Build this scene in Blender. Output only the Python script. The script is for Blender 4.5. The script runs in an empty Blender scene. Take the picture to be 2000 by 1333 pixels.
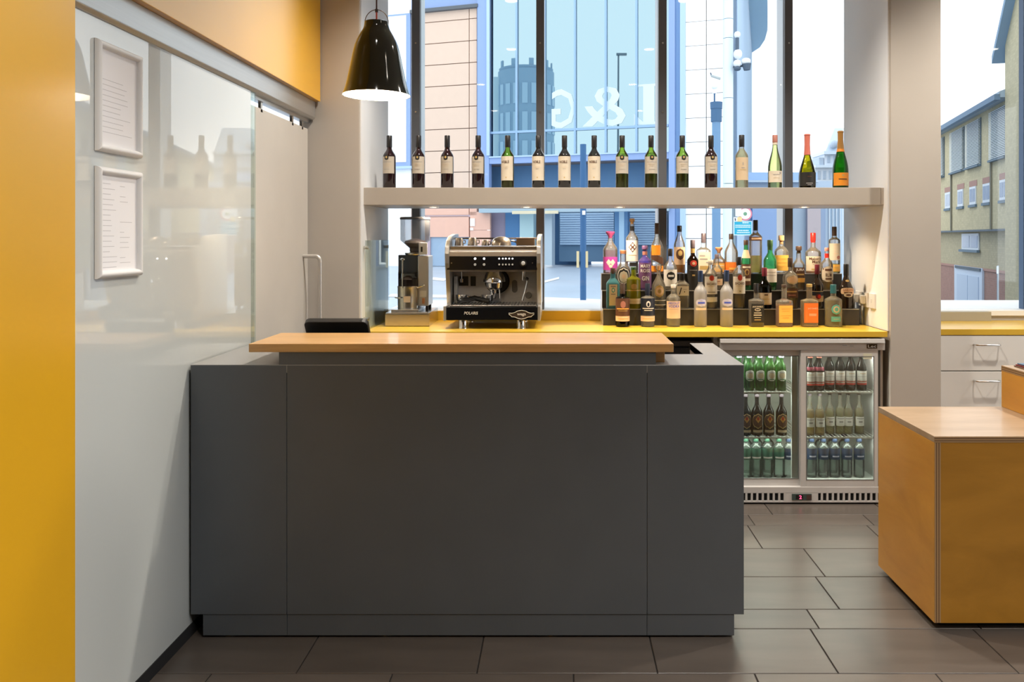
import bpy, math, random
from mathutils import Matrix, Vector
random.seed(7)
S = bpy.context.scene
COL = S.collection
F = 1590.0          # focal length in px of the 2000 px wide frame
EYE = 1.475         # eye height
VX, VY = 1095.0, 465.0

# ------------------------------------------------------------------ camera, world, light, exposure
cd = bpy.data.cameras.new('camera'); cam = bpy.data.objects.new('camera', cd); COL.objects.link(cam)
cam.location = (0, 0, EYE); cam.rotation_euler = (math.pi/2, 0, 0)
cd.sensor_width = 36; cd.lens = 36*F/2000; cd.shift_x = -(VX-1000)/2000; cd.shift_y = -(666.5-VY)/2000
cd.clip_start = .05; cd.clip_end = 600
S.camera = cam
w = bpy.data.worlds.new('overcast_sky'); S.world = w; w.use_nodes = True
bg = w.node_tree.nodes['Background']
bg.inputs[0].default_value = (.93, .965, 1, 1); bg.inputs[1].default_value = 1.4
S.view_settings.view_transform = 'Standard'; S.view_settings.look = 'None'
S.view_settings.exposure = 0.75; S.view_settings.gamma = 1.0; S.view_settings.use_curve_mapping = False
cy = S.cycles
cy.use_denoising = True
try: cy.denoiser = 'OPENIMAGEDENOISE'
except Exception: pass
cy.max_bounces = 10; cy.diffuse_bounces = 5; cy.glossy_bounces = 5; cy.transmission_bounces = 8
cy.transparent_max_bounces = 40; cy.sample_clamp_indirect = 6; cy.caustics_reflective = False; cy.caustics_refractive = False

def lamp(name, kind, loc, power, color=(1, .86, .7), size=.1, rot=(0, 0, 0), size_y=None, spot=None, parent=None):
    l = bpy.data.lights.new(name, kind); l.energy = power; l.color = color
    if kind == 'AREA':
        l.shape = 'RECTANGLE' if size_y else 'DISK'; l.size = size
        if size_y: l.size_y = size_y
    elif kind == 'SPOT':
        l.spot_size = spot or 1.6; l.spot_blend = .8; l.shadow_soft_size = size
    else: l.shadow_soft_size = size
    o = bpy.data.objects.new(name, l); COL.objects.link(o); o.location = loc; o.rotation_euler = rot
    if parent: o.parent = parent
    return o

# window skylight entering through the real window openings (portals guide sampling only)
def portal(x0, x1, z0, z1, y):
    o = lamp('window_portal', 'AREA', ((x0+x1)/2, y, (z0+z1)/2), 1, (1, 1, 1), x1-x0, (math.radians(-90), 0, 0), z1-z0)
    o.data.cycles.is_portal = True
portal(-1.1, 1.82, 1.02, 3.35, 5.30)
portal(2.12, 5.6, 1.02, 3.35, 5.30)
o = lamp('window_portal', 'AREA', (5.9, 1.7, 2.05), 1, (1, 1, 1), 4.6, (math.radians(90), 0, math.radians(90)), 2.3); o.data.cycles.is_portal = True

# ------------------------------------------------------------------ materials
MATS = {}
def rgb(h):
    if isinstance(h, str):
        c = [int(h[i:i+2], 16)/255 for i in (0, 2, 4)]
        return tuple(((v/12.92) if v <= .04045 else ((v+.055)/1.055)**2.4) for v in c)
    return h
def P(name, col, rough=.5, metal=0.0, coat=0.0, var=0.0, vscale=6.0, stretch=(1, 1, 1), emit=None, estr=0.0, trans=0.0, ior=1.5, bump=0.0, spec=.5, coat_rough=.03):
    if name in MATS: return MATS[name]
    m = bpy.data.materials.new(name); m.use_nodes = True; nt = m.node_tree; b = nt.nodes['Principled BSDF']
    c = rgb(col)
    b.inputs['Base Color'].default_value = (*c, 1); b.inputs['Roughness'].default_value = rough
    b.inputs['Metallic'].default_value = metal; b.inputs['Coat Weight'].default_value = coat; b.inputs['Coat Roughness'].default_value = coat_rough
    b.inputs['IOR'].default_value = ior; b.inputs['Transmission Weight'].default_value = trans; b.inputs['Specular IOR Level'].default_value = spec
    if emit is not None:
        b.inputs['Emission Color'].default_value = (*rgb(emit), 1); b.inputs['Emission Strength'].default_value = estr
    if var > 0 or bump > 0:
        tc = nt.nodes.new('ShaderNodeTexCoord'); mp = nt.nodes.new('ShaderNodeMapping'); nz = nt.nodes.new('ShaderNodeTexNoise')
        mp.inputs['Scale'].default_value = stretch; nz.inputs['Scale'].default_value = vscale; nz.inputs['Detail'].default_value = 5
        nt.links.new(tc.outputs['Object'], mp.inputs[0]); nt.links.new(mp.outputs[0], nz.inputs['Vector'])
        if var > 0:
            r = nt.nodes.new('ShaderNodeValToRGB')
            r.color_ramp.elements[0].position = .3; r.color_ramp.elements[1].position = .7
            r.color_ramp.elements[0].color = (*[v*(1-var) for v in c], 1); r.color_ramp.elements[1].color = (*[min(1, v*(1+var)) for v in c], 1)
            nt.links.new(nz.outputs['Fac'], r.inputs[0]); nt.links.new(r.outputs[0], b.inputs['Base Color'])
        if bump > 0:
            bp = nt.nodes.new('ShaderNodeBump'); bp.inputs['Strength'].default_value = bump; bp.inputs['Distance'].default_value = .002
            nt.links.new(nz.outputs['Fac'], bp.inputs['Height']); nt.links.new(bp.outputs[0], b.inputs['Normal'])
    MATS[name] = m; return m
def G(name, tint, edge=None, rough=.015, ior=1.45, scatter=0.0, scatter_col=(.8, .8, .8), fr=1.0):
    """thin clear material: tinted see-through surface with a mirror reflection that grows at grazing angles"""
    if name in MATS: return MATS[name]
    m = bpy.data.materials.new(name); m.use_nodes = True; nt = m.node_tree; nt.nodes.clear()
    out = nt.nodes.new('ShaderNodeOutputMaterial'); mx = nt.nodes.new('ShaderNodeMixShader'); tr = nt.nodes.new('ShaderNodeBsdfTransparent')
    gl = nt.nodes.new('ShaderNodeBsdfGlossy'); fn = nt.nodes.new('ShaderNodeFresnel'); gl.inputs['Roughness'].default_value = rough
    fn.inputs['IOR'].default_value = ior
    tint = rgb(tint); edge = rgb(edge) if edge is not None else tint
    lw = nt.nodes.new('ShaderNodeLayerWeight'); lw.inputs['Blend'].default_value = .35
    mc = nt.nodes.new('ShaderNodeMix'); mc.data_type = 'RGBA'
    mc.inputs['A'].default_value = (*tint, 1); mc.inputs['B'].default_value = (*edge, 1)
    nt.links.new(lw.outputs['Facing'], mc.inputs['Factor']); nt.links.new(mc.outputs['Result'], tr.inputs['Color'])
    base = tr.outputs[0]
    if scatter > 0:
        df = nt.nodes.new('ShaderNodeBsdfDiffuse'); df.inputs['Color'].default_value = (*rgb(scatter_col), 1)
        tl = nt.nodes.new('ShaderNodeBsdfTranslucent'); tl.inputs['Color'].default_value = (*rgb(scatter_col), 1)
        ad = nt.nodes.new('ShaderNodeMixShader'); ad.inputs[0].default_value = .5
        nt.links.new(df.outputs[0], ad.inputs[1]); nt.links.new(tl.outputs[0], ad.inputs[2])
        m2 = nt.nodes.new('ShaderNodeMixShader'); m2.inputs[0].default_value = scatter
        nt.links.new(tr.outputs[0], m2.inputs[1]); nt.links.new(ad.outputs[0], m2.inputs[2]); base = m2.outputs[0]
    fac = fn.outputs[0]
    if fr != 1.0:
        mu = nt.nodes.new('ShaderNodeMath'); mu.operation = 'MULTIPLY'; mu.inputs[1].default_value = fr
        nt.links.new(fac, mu.inputs[0]); fac = mu.outputs[0]
    nt.links.new(fac, mx.inputs[0]); nt.links.new(base, mx.inputs[1]); nt.links.new(gl.outputs[0], mx.inputs[2])
    nt.links.new(mx.outputs[0], out.inputs[0]); MATS[name] = m; return m
def wood(name, c0, c1, scale=3.0, stretch=(1, 14, 14), rough=.35, coat=.0):
    if name in MATS: return MATS[name]
    m = bpy.data.materials.new(name); m.use_nodes = True; nt = m.node_tree; b = nt.nodes['Principled BSDF']
    tc = nt.nodes.new('ShaderNodeTexCoord'); mp = nt.nodes.new('ShaderNodeMapping'); nz = nt.nodes.new('ShaderNodeTexNoise'); r = nt.nodes.new('ShaderNodeValToRGB')
    nz.inputs['Scale'].default_value = scale; nz.inputs['Detail'].default_value = 8; nz.inputs['Roughness'].default_value = .6; nz.inputs['Distortion'].default_value = .6
    mp.inputs['Scale'].default_value = stretch
    r.color_ramp.elements[0].position = .3; r.color_ramp.elements[1].position = .72
    r.color_ramp.elements[0].color = (*rgb(c0), 1); r.color_ramp.elements[1].color = (*rgb(c1), 1)
    nt.links.new(tc.outputs['Object'], mp.inputs[0]); nt.links.new(mp.outputs[0], nz.inputs['Vector']); nt.links.new(nz.outputs['Fac'], r.inputs[0])
    nt.links.new(r.outputs[0], b.inputs['Base Color']); b.inputs['Roughness'].default_value = rough; b.inputs['Coat Weight'].default_value = coat
    MATS[name] = m; return m
def tile_mat(name, col, rough, jit=.12):
    m = P(name, col, rough, var=.16, vscale=2.2, stretch=(1, 5, 1), bump=.08); nt = m.node_tree; b = nt.nodes['Principled BSDF']
    oi = nt.nodes.new('ShaderNodeObjectInfo'); mr = nt.nodes.new('ShaderNodeMapRange')
    mr.inputs['To Min'].default_value = 1-jit; mr.inputs['To Max'].default_value = 1+jit
    mu = nt.nodes.new('ShaderNodeMix'); mu.data_type = 'RGBA'; mu.blend_type = 'MULTIPLY'; mu.inputs['Factor'].default_value = 1
    src = b.inputs['Base Color'].links[0].from_socket
    nt.links.new(oi.outputs['Random'], mr.inputs['Value']); nt.links.new(src, mu.inputs['A']); nt.links.new(mr.outputs[0], mu.inputs['B'])
    nt.links.new(mu.outputs['Result'], b.inputs['Base Color']); return m

# ------------------------------------------------------------------ mesh building
class MB:
    def __init__(s): s.v = []; s.f = []; s.m = []; s.cur = 0
    def add(s, vs, fs):
        n = len(s.v); s.v += [tuple(p) for p in vs]
        for f in fs: s.f.append(tuple(i+n for i in f)); s.m.append(s.cur)
        return s
    def box(s, x0, x1, y0, y1, z0, z1):
        if x0 > x1: x0, x1 = x1, x0
        if y0 > y1: y0, y1 = y1, y0
        if z0 > z1: z0, z1 = z1, z0
        return s.add([(x0,y0,z0),(x1,y0,z0),(x1,y1,z0),(x0,y1,z0),(x0,y0,z1),(x1,y0,z1),(x1,y1,z1),(x0,y1,z1)],
                     [(0,3,2,1),(4,5,6,7),(0,1,5,4),(1,2,6,5),(2,3,7,6),(3,0,4,7)])
    def lathe(s, prof, cx=0, cy=0, cz=0, n=24, sq=2.0, dy=1.0, cap0=True, cap1=True):
        vs = []; fs = []
        for r, z in prof:
            for k in range(n):
                a = 2*math.pi*k/n; c, q = math.cos(a), math.sin(a)
                rr = r/((abs(c)**sq+abs(q)**sq)**(1/sq)) if sq != 2 else r
                vs.append((cx+rr*c, cy+rr*q*dy, cz+z))
        for i in range(len(prof)-1):
            for k in range(n):
                k2 = (k+1) % n; fs.append((i*n+k, i*n+k2, (i+1)*n+k2, (i+1)*n+k))
        if cap0: fs.append(tuple(range(n-1, -1, -1)))
        if cap1: fs.append(tuple((len(prof)-1)*n+k for k in range(n)))
        return s.add(vs, fs)
    def cyl(s, p0, p1, r, n=12, r1=None):
        p0, p1 = Vector(p0), Vector(p1); d = (p1-p0); q = d.to_track_quat('Z', 'Y').to_matrix(); r1 = r if r1 is None else r1
        vs = []
        for p, rr in ((p0, r), (p1, r1)):
            for k in range(n):
                a = 2*math.pi*k/n; vs.append(p+q @ Vector((rr*math.cos(a), rr*math.sin(a), 0)))
        return s.add(vs, [(k, (k+1) % n, n+(k+1) % n, n+k) for k in range(n)]+[tuple(range(n-1, -1, -1)), tuple(range(n, 2*n))])
    def tube(s, pts, r, n=8):
        pts = [Vector(p) for p in pts]; rings = []; up = None
        for i, p in enumerate(pts):
            t = (pts[min(i+1, len(pts)-1)]-pts[max(i-1, 0)]).normalized()
            if up is None: up = t.orthogonal().normalized()
            up = (up-t*up.dot(t)).normalized(); b = t.cross(up)
            rings.append([p+(up*math.cos(2*math.pi*k/n)+b*math.sin(2*math.pi*k/n))*r for k in range(n)])
        vs = [v for R in rings for v in R]; fs = []
        for i in range(len(pts)-1):
            for k in range(n): k2 = (k+1) % n; fs.append((i*n+k, i*n+k2, (i+1)*n+k2, (i+1)*n+k))
        fs += [tuple(range(n-1, -1, -1)), tuple((len(pts)-1)*n+k for k in range(n))]
        return s.add(vs, fs)
    def prism(s, poly, axis, a0, a1):
        """poly: 2-D outline; axis x: (y,z) swept along x, axis y: (x,z) swept along y, axis z: (x,y) swept along z"""
        n = len(poly)
        def pt(p, a): return (a, p[0], p[1]) if axis == 'x' else (p[0], a, p[1]) if axis == 'y' else (p[0], p[1], a)
        vs = [pt(p, a0) for p in poly]+[pt(p, a1) for p in poly]
        return s.add(vs, [tuple(range(n)), tuple(range(2*n-1, n-1, -1))]+[(i, n+i, n+(i+1) % n, (i+1) % n) for i in range(n)])
    def sphere(s, c, r, n=16, m=10, sz=1.0, z0=-1.0, z1=1.0):
        prof = []
        for i in range(m+1):
            t = z0+(z1-z0)*i/m; prof.append((max(1e-4, r*math.sqrt(max(0, 1-t*t))), r*t*sz))
        return s.lathe(prof, c[0], c[1], c[2], n)
    def mat(s, i): s.cur = i; return s
    def mesh(s, name, mats):
        me = bpy.data.meshes.new(name); me.from_pydata(s.v, [], s.f)
        for m in (mats if isinstance(mats, (list, tuple)) else [mats]): me.materials.append(m)
        if any(s.m): me.polygons.foreach_set('material_index', s.m)
        import bmesh
        bm = bmesh.new(); bm.from_mesh(me); bmesh.ops.recalc_face_normals(bm, faces=bm.faces); bm.to_mesh(me); bm.free()
        me.update(); return me
    def build(s, name, mats, parent=None, bevel=0, smooth=False, loc=None, seg=2):
        o = bpy.data.objects.new(name, s.mesh(name, mats)); COL.objects.link(o)
        if smooth:
            o.data.polygons.foreach_set('use_smooth', [True]*len(o.data.polygons))
            o.data.set_sharp_from_angle(angle=math.radians(40))
        if bevel:
            b = o.modifiers.new('bevel', 'BEVEL'); b.width = bevel; b.segments = seg; b.limit_method = 'ANGLE'; b.harden_normals = False
        if parent is not None: att(o, parent)
        if loc: o.location = loc
        return o
ABS = {}
def att(o, parent):
    """parent o, whose mesh is in world coordinates, to a root (keeps world coordinates)"""
    o.parent = parent
    m = ABS.get(parent.name)
    if m is not None: o.matrix_parent_inverse = m.inverted()
def tag(o, label=None, cat=None, group=None, kind=None):
    if label: o['label'] = label
    if cat: o['category'] = cat
    if group: o['group'] = group
    if kind: o['kind'] = kind
    return o
def thing(name, label, cat, loc=(0, 0, 0), group=None, kind=None, rotz=0, local=False):
    o = bpy.data.objects.new(name, None); COL.objects.link(o); o.location = loc; o.rotation_euler = (0, 0, rotz); o.empty_display_size = .05
    if not local: ABS[o.name] = Matrix.Translation(loc) @ Matrix.Rotation(rotz, 4, 'Z')
    return tag(o, label, cat, group, kind)
def box(name, mats, parent, x0, x1, y0, y1, z0, z1, bevel=0): return MB().box(x0, x1, y0, y1, z0, z1).build(name, mats, parent, bevel)
def struct(o, label): return tag(o, label, None, None, 'structure')
def at(px, py, Y): return Vector(((px-VX)*Y/F, Y, EYE-(py-VY)*Y/F))
def X(px, Y): return (px-VX)*Y/F
def Z(py, Y): return EYE-(py-VY)*Y/F
def copy_tree(o, parent=None):
    c = o.copy(); COL.objects.link(c)
    if parent is not None: c.parent = parent; c.matrix_parent_inverse = o.matrix_parent_inverse.copy()
    for ch in list(o.children): copy_tree(ch, c)
    return c

# ------------------------------------------------------------------ lettering
TXT = {}
def text2d(body, bold=0.0, shear=0.0):
    key = (body, bold, shear)
    if key in TXT: return TXT[key]
    cu = bpy.data.curves.new('t', 'FONT'); cu.body = body; cu.resolution_u = 2; cu.offset = bold; cu.shear = shear
    o = bpy.data.objects.new('t', cu); COL.objects.link(o)
    dg = bpy.context.evaluated_depsgraph_get(); dg.update(); me = bpy.data.meshes.new_from_object(o.evaluated_get(dg))
    vs = [(v.co.x, v.co.y) for v in me.vertices]; fs = [tuple(p.vertices) for p in me.polygons]
    bpy.data.objects.remove(o); bpy.data.curves.remove(cu); bpy.data.meshes.remove(me)
    x0 = min(v[0] for v in vs); x1 = max(v[0] for v in vs); y0 = min(v[1] for v in vs); y1 = max(v[1] for v in vs)
    vs = [((v[0]-x0)/(x1-x0)-.5, (v[1]-y0)/(y1-y0)-.5) for v in vs]
    TXT[key] = (vs, fs); return TXT[key]
def flat_text(mb, body, cx, y, cz, wd, ht, bold=0.0, mirror=False, shear=0.0):
    """lettering standing on an x-z plane facing -y"""
    vs, fs = text2d(body, bold, shear); sg = -1 if mirror else 1
    mb.add([(cx+sg*v[0]*wd, y, cz+v[1]*ht) for v in vs], fs); return mb
# ------------------------------------------------------------------ shared materials
wall_beige = P('wall_beige', (.48, .435, .385), .75, var=.03, vscale=3)
wall_white = P('wall_white', (.72, .72, .72), .7, var=.02, vscale=3)
ceil_white = P('ceiling_white', (.55, .54, .53), .8)
room_dark = P('rear_wall_brown', (.16, .13, .11), .8)
yellow_wall = P('yellow_gloss_paint', (.80, .42, .012), .35, coat=.6, coat_rough=.26, var=.03, vscale=2)
yellow_wall.node_tree.nodes['Principled BSDF'].inputs['Coat IOR'].default_value = 1.7
yellow_lam = P('yellow_laminate', (.72, .45, .045), .32, coat=.2, var=.03, vscale=5)
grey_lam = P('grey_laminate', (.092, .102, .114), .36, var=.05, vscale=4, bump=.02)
grey_top_sheen = P('grey_laminate_top_sheen', (.26, .255, .25), .30, var=.05, vscale=4)  # same laminate, colour lightened for the window light reflected on top
dark = P('dark_recess', (.012, .012, .013), .7)
black_pl = P('black_plastic', (.012, .012, .013), .35)
black_gl = P('black_gloss', (.006, .006, .007), .12, coat=.4)
alu = P('satin_aluminium', (.56, .56, .56), .36, metal=.85, var=.04, vscale=30, stretch=(1, .1, 8))
alu_grey = P('silver_grey_paint', (.60, .585, .57), .4, metal=.1, var=.03, vscale=8)
steel = P('stainless_steel', (.62, .60, .57), .26, metal=1, var=.06, vscale=40, stretch=(1, 1, 14))
chrome = P('chrome', (.75, .75, .76), .08, metal=1)
frame_dark = P('window_frame_grey', (.125, .13, .145), .5)
white_pl = P('white_plastic', (.75, .74, .72), .35)
paper = P('paper_white', (.84, .83, .85), .8)
ink_grey = P('grey_print', (.36, .36, .38), .8)
glass_pane = G('window_glass', (.97, .985, .985), (.9, .95, .95), fr=.8)
screen_glass = G('screen_glass', (.95, .97, .965), (.86, .92, .90), fr=.35)
oak = wood('oak_bar_top', (.50, .27, .095), (.70, .42, .17), 2.2, (1.2, 14, 14), .34, .25)
ply = wood('honey_plywood', (.50, .225, .026), (.66, .32, .048), 2.0, (1.1, 1.1, 3.2), .38, .12)
ply_top_sheen = wood('honey_plywood_top_sheen', (.33, .225, .135), (.44, .315, .205), 2.0, (1.2, 6, 1), .38, .1)  # same plywood, beige of the reflected light put into its colour
ply_dk = P('plywood_edge_dark', (.16, .085, .035), .6); ply_lt = P('plywood_edge_light', (.36, .22, .10), .6)
tile_m = tile_mat('taupe_floor_tile', (.104, .086, .073), .32)
grout = P('dark_grout', (.022, .019, .017), .8)
leather = None

# ------------------------------------------------------------------ room shell
GLZ = 5.24            # glazing line
WF = 4.50             # face of the piers
fl = struct(box('floor', grout, None, -4.2, 6.2, -4.2, 5.6, -.12, -.004), 'dark taupe tiled floor')
rows = [(.854, 1.014, .31), (1.014, 1.326, .12), (1.326, 1.639, .4), (1.639, 1.952, .55), (1.952, 2.112, .2), (2.112, 2.424, .46), (2.424, 2.737, .651), (2.737, 3.05, .934), (3.05, 3.21, .969), (3.21, 3.518, 1.10),
        (3.518, 3.837, 1.144), (3.837, 4.148, .951), (4.148, 4.309, .99), (4.309, 4.62, 1.122), (4.62, 4.93, .8)]
KS = 1.0068; TL = .608*KS
tile_mesh = {}
for a, b, xo in rows:
    d = round((b-a)*KS, 3)
    if d not in tile_mesh:
        t = MB(); e = .0022; bv = .0015; L = TL/2-e; D = d/2-e
        t.add([(-L,-D,-.006),(L,-D,-.006),(L,D,-.006),(-L,D,-.006),(-L,-D,-bv),(L,-D,-bv),(L,D,-bv),(-L,D,-bv),(-L+bv,-D+bv,0),(L-bv,-D+bv,0),(L-bv,D-bv,0),(-L+bv,D-bv,0)],
              [(0,1,5,4),(1,2,6,5),(2,3,7,6),(3,0,4,7),(4,5,9,8),(5,6,10,9),(6,7,11,10),(7,4,8,11),(8,9,10,11)])
        tile_mesh[d] = t.mesh('tile', tile_m)
    k0 = math.floor((-1.36-xo*KS)/TL); x = xo*KS+k0*TL
    while x < 4.3:
        o = bpy.data.objects.new('tile', tile_mesh[d]); COL.objects.link(o); o.location = (x+TL/2, (a+b)/2*KS, 0); o.parent = fl
        x += TL
# plain slab of the same tile colour behind the photographer
o = box('tile_field', tile_m, fl, -4.2, 6.2, -4.2, .85, -.004, 0)
struct(box('ceiling', ceil_white, None, -4.2, 6.2, -4.2, 5.6, 3.40, 3.55), 'white ceiling')
struct(box('wall_rear', room_dark, None, -4.2, 6.2, -4.3, -4.2, 0, 3.4), 'rear wall')
fr_w = struct(box('wall_far_right', wall_beige, None, 5.8, 5.95, -4.2, 5.6, 0, .9), 'right wall with a long window')
for a, b, c, d in ((-4.2, 5.6, 3.2, 3.4), (-4.2, -.6, .9, 3.2), (4.0, 5.6, .9, 3.2)): box('wall_section', wall_beige, fr_w, 5.8, 5.95, a, b, c, d)
for y in (-.6, .9, 2.4, 3.94): box('mullion', frame_dark, fr_w, 5.82, 5.92, y, y+.06, .9, 3.2)
struct(box('wall_far_left', room_dark, None, -4.2, -4.1, -4.2, 2.3, 0, 3.4), 'left wall')
# yellow wall end that frames the picture on the left
struct(box('wall_front_left', yellow_wall, None, -1.60, -1.325, -4.2, 2.222, 0, 3.4), 'glossy yellow wall beside the glass panel')
# left side wall: back-painted glass, sliding door, header, yellow bulkhead
struct(box('wall_left_upper', yellow_wall, None, -1.60, -1.325, 2.222, 4.49, 2.226, 3.4, .002), 'glossy yellow bulkhead above the sliding door track')
gl_white = P('back_painted_glass', (.58, .61, .60), .6, coat=1.0, coat_rough=.0)
gl_white.node_tree.nodes['Principled BSDF'].inputs['Coat IOR'].default_value = 1.72
struct(box('wall_left', gl_white, None, -1.43, -1.370, 2.15, 3.60, .045, 2.126), 'pale back-painted glass wall panel with mirror-like face')
struct(box('trim_1', G('glass_edge', (.90, .95, .94), (.80, .90, .88), fr=.3), None, -1.374, -1.368, 3.60, 3.652, .045, 2.126), 'clear glass edge of the wall panel')
struct(box('baseboard_left', dark, None, -1.44, -1.366, 2.222, 4.5, 0, .045), 'dark skirting')
hd = struct(MB().prism([(-1.45, 2.126), (-1.365, 2.126), (-1.353, 2.138), (-1.353, 2.226), (-1.45, 2.226)], 'y', 2.222, 4.49).build('trim_2', alu, None, .002), 'satin aluminium sliding door header')
MB().box(-1.425, -1.385, 3.6, 4.49, 2.108, 2.126).build('track', alu, hd)
for y in (3.78, 4.22, 4.38): box('hanger', steel, hd, -1.405, -1.392, y, y+.022, 2.06, 2.11)
door_m = P('door_beige', (.56, .53, .49), .55, var=.02)
dr = struct(box('door_1', door_m, None, -1.43, -1.392, 3.45, 4.482, .05, 2.076, .002), 'beige sliding door')
hp = []
for i in range(9):
    a = math.pi/2*i/8; hp.append((-1.30-.025+.025*math.sin(a), 4.40, 1.376-.025+.025*math.cos(a)))
pts = [(-1.395, 4.40, 1.376)]+hp
pts += [(-1.30, 4.40, .9)]+[(-1.325+.025*math.cos(math.pi/2*i/8), 4.40, .875-.025*math.sin(math.pi/2*i/8)) for i in range(9)]+[(-1.395, 4.40, .85)]
tag(MB().tube(pts, .0115, 12).build('door_handle', P('handle_alu', (.6, .57, .54), .35, metal=.7), dr, smooth=True), 'satin tubular pull handle')
# piers with splayed window reveals
struct(box('wall_back_left', wall_beige, None, -1.445, -1.112, WF, 5.225, 0, 3.4, .003), 'beige pier left of the window')
struct(box('wall_back_right', wall_beige, None, 1.824, 2.103, WF, 5.225, 0, 3.4, .003), 'beige pier right of the bar')
rev = P('reveal_white', (.84, .85, .87), .6)
struct(box('trim_3', rev, None, -1.114, -1.106, WF+.02, 5.22, .957, 3.4), 'white left window reveal')
struct(box('trim_4', rev, None, 1.816, 1.828, WF+.02, 5.22, .957, 3.4), 'white right window reveal')
struct(box('wall_back', wall_beige, None, -1.12, 5.9, 5.14, 5.5, 0, 1.0), 'low wall under the windows')
sill_m = P('white_sill', (.86, .86, .86), .45)
sill = struct(box('window_1', sill_m, None, -1.11, 1.82, 5.13, 6.0, .985, 1.016), 'tall glazed front with grey mullions')
struct(box('trim_5', sill_m, None, 2.103, 5.8, 5.13, 6.0, .985, 1.016), 'white window sill right')
# mullions of the bar window: grey blades in front of the glass, silver fin behind
for px, wd, lt in ((812, 0, 1), (1055, 0, 0), (1294.5, 0, 0), (1541, 0, 0)):
    x = X(px, 5.2)
    m = box('mullion', frame_dark, sill, x-.0255, x+.0255, 5.20, 5.25, 1.016, 3.4, .003)
    for zz in (2.28, 2.72): MB().cyl((x, 5.199, zz), (x, 5.196, zz), .006, 10).build('screw', steel, m)
silv = P('mullion_silver', (.58, .60, .61), .3, metal=.3)
for px, sd in ((812, 1), (1055, 1), (1294.5, 0), (1541, -1)):
    x = X(px, 5.2); box('glazing_bar', silv, sill, x-.0255, x+.0255, 5.2505, 5.40, 1.016, 3.4)
box('head_rail', frame_dark, sill, -1.1, 1.816, 5.16, 5.32, 3.30, 3.4)
xs = [-1.106]+[X(p, 5.2) for p in (812, 1055, 1294.5, 1541)]+[1.816]
for i in range(5): box('pane', glass_pane, sill, xs[i]+(.02 if i else -.002), xs[i+1]-(.02 if i < 4 else -.002), GLZ, GLZ+.008, 1.016, 3.32)
w2 = struct(box('window_2', P('blue_frame', (.04, .10, .22), .4), None, 2.983, 3.05, 5.16, 5.30, 1.0, 3.4), 'right window with dark blue mullion')
box('pane', glass_pane, w2, 2.103, 2.983, GLZ, GLZ+.008, 1.016, 3.4)
box('pane', glass_pane, w2, 3.05, 5.8, GLZ, GLZ+.008, 1.016, 3.4)
struct(box('wall_back_far', wall_beige, None, 5.6, 5.8, 4.5, 5.5, 0, 3.4), 'pier far right')

# ------------------------------------------------------------------ ceiling downlights (room lamps)
# added spot without a fitting, brightens the left wall
d_ = Vector((-1.33, 1.75, 1.35))-Vector((.9, 1.2, 3.35))
lamp('wall_fill_spot', 'SPOT', (.9, 1.2, 3.35), 110, (1, .97, .92), .06, d_.to_track_quat('-Z', 'Y').to_euler(), spot=.80)
dl_ring = P('downlight_ring', (.7, .7, .7), .4); dl_lens = P('downlight_lens', (1, 1, 1), .4, emit=(1, .86, .68), estr=14)
for n, (x, y) in enumerate([(-.4, 3.9), (1.0, 3.9), (2.6, 3.9), (-.5, 2.2), (.9, 2.2), (2.4, 2.2), (-1.0, .3), (.9, .3), (2.8, .3), (4.4, 2.2), (4.4, 3.9), (-1.0, -1.8), (1.2, -1.8), (3.4, -1.8)]):
    t = thing('ceiling_downlight', 'round recessed downlight in the white ceiling of the bar', 'light', (x, y, 3.4), 'ceiling downlights')
    MB().lathe([(.05, 3.398), (.062, 3.392), (.066, 3.40)], x, y, 0, 20, cap0=False, cap1=False).build('ring', dl_ring, t)
    MB().cyl((x, y, 3.3995), (x, y, 3.3955), .05, 20).build('lens', dl_lens, t)
    lamp('downlight_lamp', 'SPOT', (0, 0, -.02), (128 if x > .5 else 135) if y > 3 else 8 if y > 1 else 230 if (x > .5 and y > 0) else 1.0, (1, .915, .80) if y > 3 else (1, .97, .92), .05, spot=2.1, parent=t)
# ------------------------------------------------------------------ service counter
YC = 2.994
ct = thing('service_counter', 'dark grey laminate bar counter with a raised oak ledge on the tiled floor', 'counter', (-.35, 3.2, 0))
xL, xR = -1.3616, X(1453.3, YC); zt = Z(713, YC); zb = Z(1201, YC)
s1, s2 = X(560, YC), X(1264, YC)
for a, b in ((xL, s1), (s1, s2), (s2, xR)):
    box('front_panel', grey_lam, ct, a+.0007, b-.0007, YC, YC+.03, zb, zt-.002, .0012)
box('plinth', grey_lam, ct, X(395.5, YC), X(s1*0+560, YC)-.0006, YC+.004, YC+.25, .010, zb-.0015, .001)
box('plinth', grey_lam, ct, X(560, YC)+.0006, s2-.0006, YC+.004, YC+.25, .010, zb-.0015, .001)
box('plinth', grey_lam, ct, s2+.0006, X(1434.5, YC), YC+.004, YC+.25, .010, zb-.0015, .001)
ft = MB()
for px in (447, 754, 1077, 1384):
    MB().lathe([(.018, 0), (.018, .004), (.008, .006), (.008, .012)], X(px, 3.02), 3.03, 0, 12).build('foot', steel, ct)
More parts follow.
